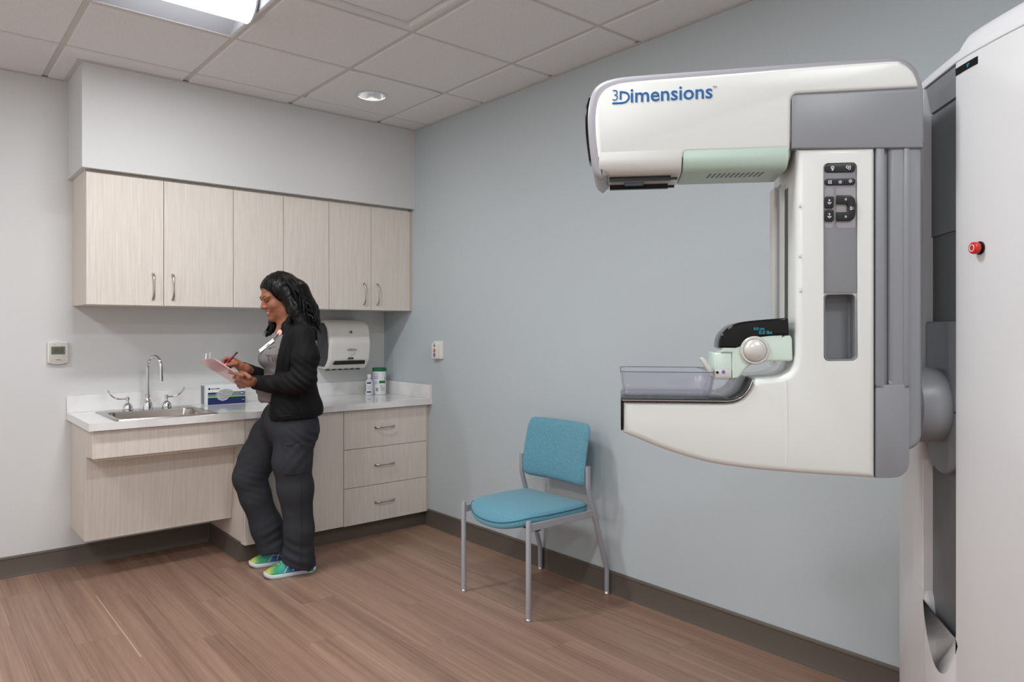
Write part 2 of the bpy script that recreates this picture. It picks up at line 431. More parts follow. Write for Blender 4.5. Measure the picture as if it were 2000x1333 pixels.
# ceiling lights
def troffer(i, j, label):
    xa, xb, ya, yb = cell(i, j); xa += TW; xb -= TW; ya += TW; yb -= TW; yc = (ya+yb)/2
    t = thing('ceiling_light', label, 'ceiling light', ((xa+xb)/2, yc, H), group='square recessed ceiling lights')
    bm = B()
    for a in (box(bm, xa, xb, ya, ya+0.014, H-0.001, H+0.02), box(bm, xa, xb, yb-0.014, yb, H-0.001, H+0.02), box(bm, xa, xa+0.014, ya+0.014, yb-0.014, H-0.001, H+0.02), box(bm, xb-0.014, xb, ya+0.014, yb-0.014, H-0.001, H+0.02)): pass
    obj('frame', bm, 'white_metal', t, smooth=False)
    # curved reflector wings rising to the lens
    bm = B(); pr = []
    for k in range(9): s = k/8; pr.append((ya+0.014+s*(yc-0.07-ya-0.014), H+0.10*math.sin(s*PI/2)))
    pr2 = [(2*yc-a, b) for a, b in pr][::-1]
    for P in (pr, pr2):
        v0 = [bm.verts.new((xa+0.014, a, b)) for a, b in P]; v1 = [bm.verts.new((xb-0.014, a, b)) for a, b in P]
        for k in range(len(P)-1): bm.faces.new((v0[k], v0[k+1], v1[k+1], v1[k]))
    for X in (xa+0.014, xb-0.014):
        v = [bm.verts.new((X, a, b)) for a, b in pr]+[bm.verts.new((X, a, b)) for a, b in pr2]
        bm.faces.new(v)
    box(bm, xa+0.002, xb-0.002, ya+0.002, yb-0.002, H+0.112, H+0.118)
    for X in (xa+0.013, xb-0.015): box(bm, X, X+0.002, ya+0.004, yb-0.004, H+0.001, H+0.112)
    obj('reflector_housing', bm, 'enamel', t)
    R = 0.088; bm = B(); ring = []
    for X in (xa+0.03, xb-0.03):
        ring.append([bm.verts.new((X, yc+R*math.cos(PI+PI*k/16), H+0.052+0.082*math.sin(PI+PI*k/16))) for k in range(17)])
    for k in range(16): bm.faces.new((ring[0][k], ring[0][k+1], ring[1][k+1], ring[1][k]))
    for r in ring: bm.faces.new(r)
    bm.faces.new([ring[0][0], ring[0][16], ring[1][16], ring[1][0]])
    obj('lens', bm, 'lens', t)
    la = bpy.data.lights.new('lamp', 'AREA'); la.shape = 'RECTANGLE'; la.size = xb-xa-0.08; la.size_y = 0.16; la.energy = LAMP_W; la.color = (0.97, 0.985, 1.0)
    lo = bpy.data.objects.new('lamp', la); COL.objects.link(lo); lo.location = (0, 0, -0.034); lo.parent = t
    for X in (xa+0.022, xb-0.030):
        bm = B(); p = [(yc+0.093*math.cos(PI+PI*k/16), H+0.054+0.087*math.sin(PI+PI*k/16)) for k in range(17)]
        prism(bm, p, X, X+0.008, YZ, 0)
        obj('end_cap', bm, 'white_metal', t)
troffer(*TROF[0], 'square recessed ceiling light with glowing curved lens, near the soffit')
troffer(*TROF[1], 'square recessed ceiling light overhead in front of the imaging machine')
troffer(*TROF[2], 'square recessed ceiling light near the left wall and the back wall')
troffer(*TROF[3], 'square recessed ceiling light near the left wall, level with the imaging machine')
troffer(*TROF[4], 'added unseen square ceiling light giving fill from the rear, behind the imaging machine')  # unseen light added behind the camera for more frontal fill
troffer(*TROF[5], 'added unseen square ceiling light giving fill from the rear corner by the left wall')  # second added rear light, out of view, also for fill
xa, xb, ya, yb = cell(*PLAQ); xa += TW; xb -= TW; ya += TW; yb -= TW
t = thing('air_diffuser', 'square white air diffuser plate set in the ceiling grid', 'air vent', ((xa+xb)/2, (ya+yb)/2, H))
bm = B(); Ra = [(xa,ya),(xb,ya),(xb,yb),(xa,yb)]; rings = []
for d, z in ((0, H+0.004), (0.022, H+0.002), (0.03, H+0.004), (0.06, H+0.045), (0.075, H+0.05)):
    rings.append([bm.verts.new((a, b, z)) for a, b in inset(Ra, d)])
for r0, r1 in zip(rings, rings[1:]):
    for k in range(4): bm.faces.new((r0[k], r0[(k+1)%4], r1[(k+1)%4], r1[k]))
bm.faces.new(rings[-1])
obj('frame', bm, 'white_metal', t, smooth=False)
obj('plaque', prism(B(), rnd(inset(Ra, 0.055), 0.02), H+0.012, H+0.02, XY, 0.003, 2, 0), 'ceiling_tile', t)
t = thing('downlight', 'round recessed downlight with a mirrored reflector above the cabinets', 'ceiling light', (-0.6, -0.886, H))
obj('trim_ring', lathe(B(), [(0.080,H+0.004),(0.080,H-0.002),(0.092,H-0.004),(0.094,H-0.0015)], (-0.6,-0.886,0), n=40, capb=False, capt=False), 'white_metal', t)
obj('reflector', lathe(B(), [(0.080,H),(0.074,H+0.035),(0.062,H+0.075),(0.045,H+0.11),(0.03,H+0.13)], (-0.6,-0.886,0), n=40, capb=False), 'reflector', t)
obj('bulb', lathe(B(), [(0.005,H+0.062),(0.02,H+0.066),(0.03,H+0.082),(0.03,H+0.128)], (-0.6,-0.886,0), n=24), 'bulb', t)

# ------------------------------------------------------------------ cabinets
def pull(parent, c, length, vertical, out=0.028):
    """bowed bar pull with flared ends, standing off the front (-y)"""
    bm = B(); path = []; rad = []; fl = []
    for k in range(13):
        s = -1+2*k/12; d = out*(1-s**4)**0.8
        a = s*length/2
        path.append((c[0]+(0 if vertical else a), c[1]-d, c[2]+(a if vertical else 0))); rad.append(0.0042)
        fl.append(0.9+1.1*abs(s)**2)
    tube(bm, path, rad, 10, flat=([0.9]*13, fl, (0,-1,0)))
    return obj('handle', bm, 'nickel', parent, sharp=60)
def door(parent, x0, x1, z0, z1, y, hx=None, hz=None, name='door'):
    d = obj(name, bx(x0+0.0016, x1-0.0016, y, y+0.0195, z0, z1, 0.0012, 1), 'wood', parent, smooth=False)
    return d
UB, UT = 1.457, 2.150
ux = [-1.992, -1.615, -1.234, -0.929, -0.626, -0.322, -0.017]
ulab = ['pale wood wall cabinet at the left end, under the soffit', 'pale wood wall cabinet in the middle, behind the woman\'s head', 'pale wood wall cabinet at the right end, touching the blue wall']
for q in range(3):
    a, b, c = ux[2*q], ux[2*q+1], ux[2*q+2]
    t = thing('wall_cabinet', ulab[q], 'cabinet', ((a+c)/2, 0, UB), group='wall cabinets under the soffit')
    bm = B(); x0 = a+(0 if q == 0 else 0.0005); x1 = c-0.0005 if q < 2 else c
    box(bm, x0, x1, -0.3625, -0.001, UB+0.001, SZ-0.001)
    obj('body', bm, 'wood_flat', t, smooth=False)
    if q == 2: obj('filler_strip', bx(c+0.0005, -0.001, -0.38, -0.3, UB, UT), 'wood_edge', t, smooth=False)
    for s, (x0, x1) in enumerate(((a, b), (b, c))):
        d = door(t, x0, x1, UB, UT, -0.383)
        pull(d, ((x1-0.055) if s == 0 else (x0+0.046), -0.382, 1.562), 0.145, True)
# sink unit with knee-clearance panel
t = thing('sink_cabinet', 'wheelchair-height sink cabinet with apron and sloping pale wood knee panel', 'cabinet', (-1.62, 0, 0.22))
obj('side_panel', prism(B(), [(-0.001,0.822),(-0.578,0.822),(-0.578,0.682),(-0.418,0.666),(-0.372,0.224),(-0.001,0.222)], -2.0, -1.982, YZ, 0), 'wood_flat', t, smooth=False)
obj('apron', bx(-2.0, -1.2465, -0.600, -0.5785, 0.680, 0.818, 0.001, 1), 'wood', t, smooth=False)
obj('apron_bottom', bx(-1.9815, -1.2465, -0.578, -0.44, 0.666, 0.68), 'wood_flat', t, smooth=False)
obj('knee_panel', prism(B(), [(-0.413,0.664),(-0.432,0.664),(-0.384,0.2215),(-0.365,0.2215)], -1.998, -1.2465, YZ, 0.001, 1), 'wood_slope', t, smooth=False)
obj('bottom_panel', bx(-1.9815, -1.2465, -0.364, -0.002, 0.2225, 0.238), 'wood_flat', t, smooth=False)
t = thing('base_cabinet', 'pale wood two-door base cabinet behind the woman\'s legs', 'cabinet', (-0.94, 0, 0.1))
bm = B(); box(bm, -1.2455, -0.6335, -0.575, -0.001, 0.103, 0.822); obj('body', bm, 'wood_flat', t, smooth=False)
for s, (x0, x1) in enumerate(((-1.2455, -0.94), (-0.94, -0.6335))):
    d = door(t, x0, x1, 0.103, 0.8165, -0.5955); pull(d, (x1-0.05 if s == 0 else x0+0.05, -0.595, 0.70), 0.145, True)
t = thing('drawer_cabinet', 'pale wood three-drawer base cabinet beside the blue wall', 'cabinet', (-0.32, 0, 0.1))
bm = B(); box(bm, -0.6325, -0.0205, -0.575, -0.001, 0.1, 0.822); obj('body', bm, 'wood_flat', t, smooth=False)
for z0, z1, hz in ((0.1, 0.3315, 0.221), (0.3345, 0.5735, 0.459), (0.5765, 0.8165, 0.699)):
    d = door(t, -0.6325, -0.0205, z0, z1, -0.5955, name='drawer'); pull(d, (-0.344, -0.595, hz), 0.145, False)
obj('filler_strip', bx(-0.0195, -0.001, -0.590, -0.5, 0.1, 0.822), 'wood_edge', t, smooth=False)

# ------------------------------------------------------------------ countertop, sink, tap
CZ = 0.862; CB = 0.8235
t = thing('countertop', 'white marbled quartz countertop with low backsplash', 'countertop', (-1.01, -0.3, CB))
hx0, hx1, hy0, hy1 = -1.872, -1.418, -0.575, -0.115
bm = B()
O = [(-2.022,-0.632),(-0.001,-0.632),(-0.001,-0.001),(-2.022,-0.001)]; I = [(hx0,hy0),(hx1,hy0),(hx1,hy1),(hx0,hy1)]
for z in (CZ, CB):
    o_ = [bm.verts.new((a, b, z)) for a, b in O]; i_ = [bm.verts.new((a, b, z)) for a, b in I]
    for k in range(4): bm.faces.new((o_[k], o_[(k+1)%4], i_[(k+1)%4], i_[k]))
    if z == CZ: to, ti = o_, i_
    else:
        for k in range(4): bm.faces.new((to[k], to[(k+1)%4], o_[(k+1)%4], o_[k])); bm.faces.new((ti[k], ti[(k+1)%4], i_[(k+1)%4], i_[k]))
obj('slab', bm, 'quartz', t, smooth=False)
obj('backsplash', bx(-2.022, -0.0215, -0.0205, -0.001, CZ+0.0002, 0.955, 0.001, 1), 'quartz', t, smooth=False)
obj('side_splash', bx(-0.021, -0.001, -0.632, -0.001, CZ+0.0002, 0.955, 0.001, 1), 'quartz', t, smooth=False)
t = thing('sink', 'shallow stainless steel drop-in sink in the white countertop', 'sink', (-1.645, -0.345, CZ))
bm = B(); Ro = rnd([(-1.9,-0.603),(-1.388,-0.603),(-1.388,-0.09),(-1.9,-0.09)], 0.02, 4)
def rr(x0, x1, y0, y1, r): return rnd([(x0,y0),(x1,y0),(x1,y1),(x0,y1)], r, 4)
rings = [(Ro, CZ+0.0005), (rr(-1.897,-1.391,-0.600,-0.093,0.02), CZ+0.005), (rr(-1.872,-1.416,-0.578,-0.215,0.05), CZ+0.006), (rr(-1.868,-1.420,-0.573,-0.219,0.05), CZ+0.001), (rr(-1.86,-1.428,-0.565,-0.227,0.055), CZ-0.12), (rr(-1.83,-1.458,-0.535,-0.257,0.05), CZ-0.145)]
R = [[bm.verts.new((a, b, z)) for a, b in p] for p, z in rings]
for a, b in zip(R, R[1:]):
    for k in range(len(a)): bm.faces.new((a[k], a[(k+1)%len(a)], b[(k+1)%len(a)], b[k]))
bm.faces.new(R[-1])
obj('basin', bm, 'steel', t)
obj('drain', lathe(B(), [(0.045,CZ-0.1445),(0.045,CZ-0.142),(0.03,CZ-0.142),(0.027,CZ-0.144)], (-1.645,-0.4,0), n=24), 'chrome', t)
t = thing('faucet', 'chrome gooseneck tap with two wing-shaped lever handles', 'faucet', (-1.645, -0.160, CZ+0.006))
fz = CZ+0.0055; FX, FY = -1.645, -0.160
obj('spout_base', lathe(B(), [(0.031,fz),(0.031,fz+0.004),(0.029,fz+0.02),(0.022,fz+0.045),(0.014,fz+0.062),(0.0135,fz+0.07),(0.016,fz+0.073),(0.016,fz+0.083),(0.012,fz+0.086)], (FX,FY,0), n=28), 'chrome', t)
path = [(FX, FY, fz+0.08), (FX, FY, fz+0.15), (FX, FY, fz+0.2), (FX, FY, fz+0.24)]; r = 0.058; d = (math.sin(0.4), -math.cos(0.4))
for k in range(1, 13):
    q = PI*k/12; path.append((FX+d[0]*r*(1-math.cos(q)), FY+d[1]*r*(1-math.cos(q)), fz+0.24+r*math.sin(q)*1.12))
e = path[-1]; path += [(e[0], e[1], e[2]-0.03), (e[0], e[1], e[2]-0.058)]
sp = obj('spout', tube(B(), path, 0.0105, 14), 'chrome', t)
obj('aerator', lathe(B(), [(0.0125,e[2]-0.075),(0.0125,e[2]-0.058),(0.0115,e[2]-0.04)], (e[0],e[1],0), n=20), 'chrome', sp)
for sgn, cx in ((-1, -1.748), (1, -1.543)):
    h = obj('valve_handle', lathe(B(), [(0.027,fz),(0.028,fz+0.006),(0.0265,fz+0.022),(0.018,fz+0.036),(0.008,fz+0.044),(0.0065,fz+0.056),(0.0105,fz+0.058),(0.0105,fz+0.074),(0.004,fz+0.078)], (cx,FY,0), n=26), 'chrome', t)
    pts = crv([(cx,FY,fz+0.067),(cx+sgn*0.03,FY,fz+0.066),(cx+sgn*0.06,FY,fz+0.072),(cx+sgn*0.088,FY,fz+0.094),(cx+sgn*0.1,FY,fz+0.118)], 5); n = len(pts)
    obj('lever_blade', tube(B(), pts, [0.006+0.008*min(1, max(0, (k/n-0.25)*2)) for k in range(n)], 12, flat=([0.75-0.4*min(1, k/n*1.6) for k in range(n)], [0.8+0.35*k/n for k in range(n)], (0,0,1))), 'chrome', h, sharp=60)

# ------------------------------------------------------------------ small things on the counter and walls
t = thing('glove_box', 'white, grey and navy carton of disposable gloves beside the sink', 'box', (-1.19, -0.075, CZ))
gx0, gx1, gy, gz = -1.311, -1.071, -0.125, CZ+0.0005
GH = 0.123
obj('carton', bx(gx0, gx1, gy, -0.025, gz, gz+GH, 0.001, 1), 'carton_white', t, smooth=False)
yf = gy-0.0004
obj('gray_band', bx(gx0+0.012, gx1, yf, gy+0.001, gz+0.052, gz+0.078), 'carton_gray', t, smooth=False)
obj('green_band', bx(gx0+0.012, gx1, yf, gy+0.001, gz+0.045, gz+0.052), 'carton_green', t, smooth=False)
obj('navy_band', bx(gx0+0.012, gx1, yf, gy+0.001, gz+0.002, gz+0.045), 'carton_navy', t, smooth=False)
obj('end_print', bx(gx0-0.0004, gx0+0.001, -0.095, -0.035, gz+0.004, gz+0.118), 'carton_gray', t, smooth=False)
obj('title_bar', bx(gx0+0.014, gx0+0.058, yf-0.0003, gy, gz+0.066, gz+0.076), 'carton_navy', t, smooth=False)
gl = rnd([(gx0+0.062,gz+0.05),(gx0+0.075,gz+0.032),(gx0+0.098,gz+0.022),(gx0+0.125,gz+0.028),(gx0+0.142,gz+0.045),(gx0+0.16,gz+0.062),(gx0+0.165,gz+0.08),(gx0+0.148,gz+0.092),(gx0+0.115,gz+0.097),(gx0+0.085,gz+0.09),(gx0+0.068,gz+0.072)], 0.01, 3)
gp = obj('glove_picture', prism(B(), gl, yf-0.0005, gy, XZ, 0), 'glove_gray', t, smooth=False)
for k, pl in enumerate(([(0.075,0.07),(0.1,0.062),(0.13,0.072),(0.155,0.078)], [(0.085,0.05),(0.105,0.055),(0.125,0.05),(0.145,0.058)], [(0.095,0.085),(0.11,0.075),(0.125,0.088)], [(0.09,0.038),(0.11,0.04),(0.13,0.044)])):
    obj('glove_crease', tube(B(), crv([(gx0+a, yf-0.0006, gz+b) for a, b in pl], 4), 0.0009, 6), 'glove_dark', gp)
obj('lettering', text('HALYARD', 0.014, frame((gx0+0.032, yf-0.0004, gz+0.096), (1,0,0), (0,0,1)), 0.0003, 0.0004, fit=0.05), 'ink', t, smooth=False)
obj('logo_disc', lathe(B(), [(0.0065,yf-0.0004),(0.0065,gy)], (gx0+0.021,0,gz+0.1), 'y', 20), 'ink', t)
obj('size_disc', lathe(B(), [(0.0115,yf-0.0006),(0.0115,gy)], (gx1-0.021,0,gz+0.066), 'y', 24), 'carton_navy', t)
obj('lettering', text('M', 0.02, frame((gx1-0.0215, yf-0.001, gz+0.059), (1,0,0), (0,0,1)), 0.0003, 0.0006, align='CENTER'), 'carton_white', t, smooth=False)
obj('lettering', text('100', 0.008, frame((gx1-0.014, yf-0.0004, gz+0.022), (1,0,0), (0,0,1)), 0.0003, 0.0002, align='CENTER'), 'carton_white', t, smooth=False)
t = thing('wipes_canister', 'white wipes canister with a dark green lid and green label', 'canister', (-0.115, -0.13, CZ))
cx, cy = -0.112, -0.125; cz = CZ+0.0005; R_ = 0.0475
obj('can', lathe(B(), [(R_-0.003,cz),(R_,cz+0.003),(R_,cz+0.165),(R_-0.002,cz+0.168)], (cx,cy,0), n=40), 'carton_white', t)
obj('lid', lathe(B(), [(R_+0.0015,cz+0.166),(R_+0.0025,cz+0.17),(R_+0.0025,cz+0.187),(R_-0.002,cz+0.191),(R_-0.006,cz+0.189)], (cx,cy,0), n=40), 'lid_green', t)
def wrap(parent, a0, a1, z0, z1, m, name='label_print', r=R_+0.0006, c=None, sy=1.0):
    bm = B(); n = 12; c = c or (cx, cy); va = []; vb = []
    for k in range(n+1):
        q = math.radians(a0+(a1-a0)*k/n); va.append(bm.verts.new((c[0]+r*math.cos(q), c[1]+r*sy*math.sin(q), z0))); vb.append(bm.verts.new((c[0]+r*math.cos(q), c[1]+r*sy*math.sin(q), z1)))
    for k in range(n): bm.faces.new((va[k], va[k+1], vb[k+1], vb[k]))
    return obj(name, bm, m, parent)
# the camera-facing side of the can is about -130 degrees
wrap(t, -122, -60, cz+0.082, cz+0.1, 'label_green'); wrap(t, -112, -95, cz+0.06, cz+0.066, 'label_blue')
wrap(t, -180, -128, cz+0.135, cz+0.155, 'label_lilac'); wrap(t, -180, -128, cz+0.115, cz+0.119, 'carton_navy'); wrap(t, -180, -128, cz+0.128, cz+0.131, 'carton_navy')
wrap(t, -175, -135, cz+0.075, cz+0.105, 'label_lilac'); wrap(t, -150, -130, cz+0.025, cz+0.05, 'print_gray')
for k in range(5): wrap(t, -112, -72, cz+0.028+k*0.006, cz+0.030+k*0.006, 'print_gray')
wrap(t, -70, -60, cz+0.105, cz+0.125, 'dot_red')
t = thing('sanitizer_bottle', 'small clear hand sanitizer bottle with a white cap', 'bottle', (-0.207, -0.15, CZ))
bxc = (-0.207, -0.15)
bt = obj('bottle', lathe(B(), [(0.026,cz),(0.029,cz+0.004),(0.029,cz+0.085),(0.026,cz+0.1),(0.014,cz+0.114),(0.011,cz+0.118),(0.011,cz+0.124)], (bxc[0],bxc[1],0), n=32, sy=0.7), 'bottle_clear', t)
obj('cap', lathe(B(), [(0.0135,cz+0.1235),(0.0135,cz+0.146),(0.0125,cz+0.148)], (bxc[0],bxc[1],0), n=24), 'white_plastic', t)
for a0, a1, z0, z1, m in ((-150,-85,0.012,0.096,'carton_white'),):
    wrap(t, a0, a1, cz+z0, cz+z1, m, 'label', 0.0295, bxc, 0.71)
wrap(t, -148, -87, cz+0.083, cz+0.094, 'carton_navy', 'label_print', 0.0299, bxc, 0.715); wrap(t, -148, -87, cz+0.02, cz+0.03, 'carton_navy', 'label_print', 0.0299, bxc, 0.715)
for k in range(4): wrap(t, -142, -100+k*3, cz+0.04+k*0.009, cz+0.0425+k*0.009, 'print_gray', 'label_print', 0.0299, bxc, 0.715)
wrap(t, -200, -170, cz+0.03, cz+0.085, 'label_green', 'label_print', 0.0294, bxc, 0.71)
# paper towel dispenser
t = thing('towel_dispenser', 'white rounded paper towel dispenser with dark sides on the wall', 'dispenser', (-0.39, 0, 1.05))
dx0, dx1 = -0.553, -0.228
pf = rnd([(-0.001,1.060),(-0.150,1.052),(-0.205,1.115),(-0.222,1.23),(-0.20,1.345),(-0.14,1.394),(-0.001,1.388)], [0.03,0.05,0.06,0.08,0.07,0.06,0.03], 7)
shell = obj('shell', prism(B(), pf, dx0+0.012, dx1, YZ, 0.022, 5), 'white_plastic', t)
pc = rnd([(-0.03,1.075),(-0.140,1.072),(-0.187,1.125),(-0.200,1.23),(-0.18,1.33),(-0.13,1.374),(-0.03,1.37)], [0.03,0.05,0.06,0.08,0.07,0.06,0.03], 7)
obj('side_cheek', prism(B(), pc, dx0+0.004, dx0+0.03, YZ, 0.008, 4), 'smoke_plastic', t)
dfr = lambda x, z, dy: (x, -0.214+dy, z)
obj('paper_slot', prism(B(), rnd([(-0.505,1.088),(-0.275,1.088),(-0.272,1.114),(-0.498,1.114)], 0.004), -0.208, -0.172, XZ, 0), 'black_plastic', t)
obj('view_window', prism(B(), [(-0.405,1.124),(-0.36,1.124),(-0.366,1.136),(-0.40,1.136)], -0.2135, -0.2, XZ, 0), 'smoke_plastic', t)
for k in range(6): obj('serration', bx(-0.53+k*0.045, -0.505+k*0.045, -0.155, -0.12, 1.049, 1.053), 'black_plastic', t, smooth=False)
obj('logo_ring', lathe(B(), [(0.0085,-0.2235),(0.0085,-0.2135),(0.0055,-0.2135),(0.0055,-0.2235)], (-0.385,0,1.31), 'y', 20), 'print_gray', t)
obj('lettering', text('enMotion', 0.016, frame((-0.415, -0.2225, 1.185), (1,0,0), (0,-0.06,1)), 0.0012, 0.0003, fit=0.072), 'print_gray', t, smooth=False)
obj('swoosh_mark', tube(B(), crv([(-0.395,-0.2205,1.158),(-0.375,-0.2205,1.156),(-0.355,-0.2205,1.163),(-0.362,-0.2208,1.17)], 5), 0.0012, 6), 'print_gray', t)
# thermostat
t = thing('thermostat', 'white wall thermostat with a grey screen left of the sink', 'thermostat', (-2.065, 0, 1.135))
tx0, tx1, tz0, tz1 = -2.113, -2.018, 1.137, 1.262
tp = [(tx0, tz0+0.006)]+[(tx0+(tx1-tx0)*k/10, tz0+0.006-0.008*math.sin(PI*k/10)) for k in range(1,10)]+[(tx1, tz0+0.006), (tx1, tz1-0.006)]+[(tx1-(tx1-tx0)*k/10, tz1-0.006+0.008*math.sin(PI*k/10)) for k in range(1,10)]+[(tx0, tz1-0.006)]
obj('case', prism(B(), tp, -0.026, -0.001, XZ, 0.004, 3, 0), 'white_plastic', t)
obj('face_plate', prism(B(), inset(tp if area2(tp) > 0 else tp[::-1], 0.007), -0.0275, -0.02, XZ, 0.001, 2, 0), 'thermo_gray', t)
obj('screen', bx(tx0+0.016, tx1-0.014, -0.0284, -0.026, tz0+0.052, tz1-0.03), 'lcd', t, smooth=False)
obj('lettering', text('75.3', 0.026, frame((tx0+0.03, -0.0286, tz0+0.064), (1,0,0), (0,0,1)), 0.0003, fit=0.036), 'ink', t, smooth=False)
obj('lettering', text('viconics', 0.012, frame((tx0+0.038, -0.0277, tz0+0.02), (1,0,0), (0,0,1)), 0.0003, 0.0003, fit=0.024), 'carton_navy', t, smooth=False)
for a in (0.03, 0.068): obj('button_mark', bx(tx0+a, tx0+a+0.01, -0.0277, -0.027, tz0+0.041, tz0+0.0425), 'print_gray', t, smooth=False)
for a in (0.028, 0.034, 0.066): obj('button_mark', bx(tx0+a, tx0+a+0.004, -0.0277, -0.027, tz1-0.024, tz1-0.020), 'print_gray', t, smooth=False)
# call button remote on the blue wall
t = thing('wall_remote', 'small white wall remote with green, red and blue buttons', 'remote', (0, -0.715, 1.128))
obj('cradle', prism(B(), rnd([(-0.769,1.130),(-0.664,1.130),(-0.664,1.251),(-0.769,1.251)], 0.012), -0.014, -0.001, lambda a, b, wv: (wv, a, b), 0.004, 3, 0), 'white_plastic', t)
obj('handset', prism(B(), rnd([(-0.740,1.132),(-0.672,1.132),(-0.672,1.238),(-0.740,1.238)], 0.01), -0.034, -0.012, lambda a, b, wv: (wv, a, b), 0.004, 3, 0), 'white_plastic', t)
for z, m, r in ((1.219,'dot_green',0.0085),(1.187,'dot_red',0.0125),(1.158,'dot_blue',0.0125)):
    d = obj('button', lathe(B(), [(r,-0.0355),(r,-0.03)], (0,-0.708,z), 'x', 20), m, t)
    obj('button_mark', bx(-0.0358, -0.0352, -0.708-r*0.55, -0.708+r*0.55, z-0.0025, z+0.0025), 'icon_white', d, smooth=False)
obj('indicator', bx(-0.0358, -0.033, -0.712, -0.706, 1.233, 1.236), 'ink', t, smooth=False)

# ------------------------------------------------------------------ chair
t = thing('side_chair', 'blue-green upholstered side chair with grey tubular metal legs', 'chair', (-0.29, -1.985, 0))
LY = (-1.737, -2.230)
for y in LY:
    lg = obj('leg', tube(B(), [(-0.555,y,0.012),(-0.555,y,0.45),(-0.555,y,0.455)], [0.0125,0.0125,0.0105], 16), 'silver_paint', t)
    obj('glide', lathe(B(), [(0.008,0.001),(0.015,0.001),(0.0155,0.006),(0.012,0.014),(0.006,0.018)], (-0.555,y,0), n=20), 'chrome', lg)
    pts = [(-0.029,y,0.012),(-0.029,y,0.10)]+crv([(-0.029,y,0.115),(-0.033,y,0.14),(-0.043,y,0.17)], 3)+[(-0.08,y,0.285),(-0.125,y,0.43)]+crv([(-0.152,y,0.515),(-0.162,y,0.55),(-0.165,y,0.575)], 3)+[(-0.166,y,0.655)]
    lg = obj('leg', tube(B(), pts, 0.0125, 16), 'silver_paint', t)
    obj('glide', lathe(B(), [(0.008,0.001),(0.015,0.001),(0.0155,0.006),(0.012,0.014),(0.006,0.018)], (-0.029,y,0), n=20), 'chrome', lg)
    sg = 1 if y > -2 else -1
    obj('side_rail', bx(-0.548, -0.128, y-0.007-sg*0.004, y+0.007-sg*0.004, 0.404, 0.438, 0.002, 1), 'silver_paint', t, smooth=False)
obj('cross_rail', bx(-0.50, -0.47, LY[1]+0.01, LY[0]-0.01, 0.395, 0.415), 'black_plastic', t, smooth=False)
# seat: rounded cushion, waterfall front
def cushion(bm, outline, zf, thick, crown, seg=5):
    """outline in plan; zf(x,y) height of the mid seam; domed top"""
    if area2(outline) < 0: outline = outline[::-1]
    rings = []
    for k in range(-seg, seg+1):
        q = k/seg*PI/2; d = 0.03*(1-math.cos(q)); p = inset(outline, d)
        rings.append([bm.verts.new((a, b, zf(a, b)+thick*math.sin(q))) for a, b in p])
    n = len(outline)
    for a, b in zip(rings, rings[1:]):
        for i in range(n): bm.faces.new((a[i], a[(i+1)%n], b[(i+1)%n], b[i]))
    bm.faces.new(rings[0][::-1])
    c = (sum(p[0] for p in outline)/n, sum(p[1] for p in outline)/n); last = rings[-1]; src = inset(outline, 0.03)
    for s in (0.8, 0.6, 0.4, 0.2):
        r = [bm.verts.new((c[0]+(a-c[0])*s, c[1]+(b-c[1])*s, zf(c[0]+(a-c[0])*s, c[1]+(b-c[1])*s)+thick+crown*(1-s*s))) for a, b in src]
        for i in range(n): bm.faces.new((last[i], last[(i+1)%n], r[(i+1)%n], r[i]))
        last = r
    v = bm.verts.new((c[0], c[1], zf(*c)+thick+crown))
    for i in range(n): bm.faces.new((last[i], last[(i+1)%n], v))
    return bm
zs = lambda x, y: 0.440-0.05*max(0, (-0.50-x)/0.12)**2+0.006*((y+1.984)/0.25)**2
ol = rnd(crv([(-0.135,-1.775),(-0.17,-1.752),(-0.30,-1.742),(-0.47,-1.752),(-0.545,-1.785),(-0.59,-1.87),(-0.602,-1.984),(-0.59,-2.098),(-0.545,-2.183),(-0.47,-2.216),(-0.30,-2.226),(-0.17,-2.216),(-0.135,-2.193)], 4), 0.02, 3)
st = obj('seat', cushion(B(), ol, zs, 0.031, 0.016), 'chair_fabric', t, sharp=80)
obj('piping', tube(B(), [(a, b, zs(a, b)+0.014) for a, b in inset(ol if area2(ol) > 0 else ol[::-1], -0.0005)]+[(ol[0][0], ol[0][1], zs(*ol[0])+0.014)] if area2(ol) > 0 else [(a, b, zs(a, b)+0.014) for a, b in inset(ol[::-1], -0.0005)]+[(ol[-1][0], ol[-1][1], zs(*ol[-1])+0.014)], 0.0018, 6), 'chair_piping', st)
# back: padded panel, curved and reclined
bm = B(); NY, NZ = 24, 16; pts = {}
def backpt(s, q, side):
    hw = 0.232-0.006*q; yy = -1.984+hw*s
    z = 0.548+q*0.308
    x = -0.172+0.055*max(0, q-0.25)**1.3*1.25 - 0.035*(1-s*s)*-1*0.9 - 0.0
    # superellipse thickness so the rim is rounded
    e = max(0.0, 1-abs(s)**14)**0.5*max(0.0, 1-abs(2*q-1)**12)**0.5
    th = 0.021*e
    return (x+(-th if side else th)*1.0, yy, z)
for side in (0, 1):
    for i in range(NY+1):
        for j in range(NZ+1):
            s = -1+2*i/NY; s = math.copysign(abs(s)**0.7, s); q = 0.5+0.5*math.copysign(abs(-1+2*j/NZ)**0.7, -1+2*j/NZ)
            # round the corners of the panel
            X = backpt(s, q, side); pts[(side, i, j)] = bm.verts.new(X)
    for i in range(NY):
        for j in range(NZ):
            bm.faces.new([pts[(side, a, b)] for a, b in ((i,j),(i+1,j),(i+1,j+1),(i,j+1))])
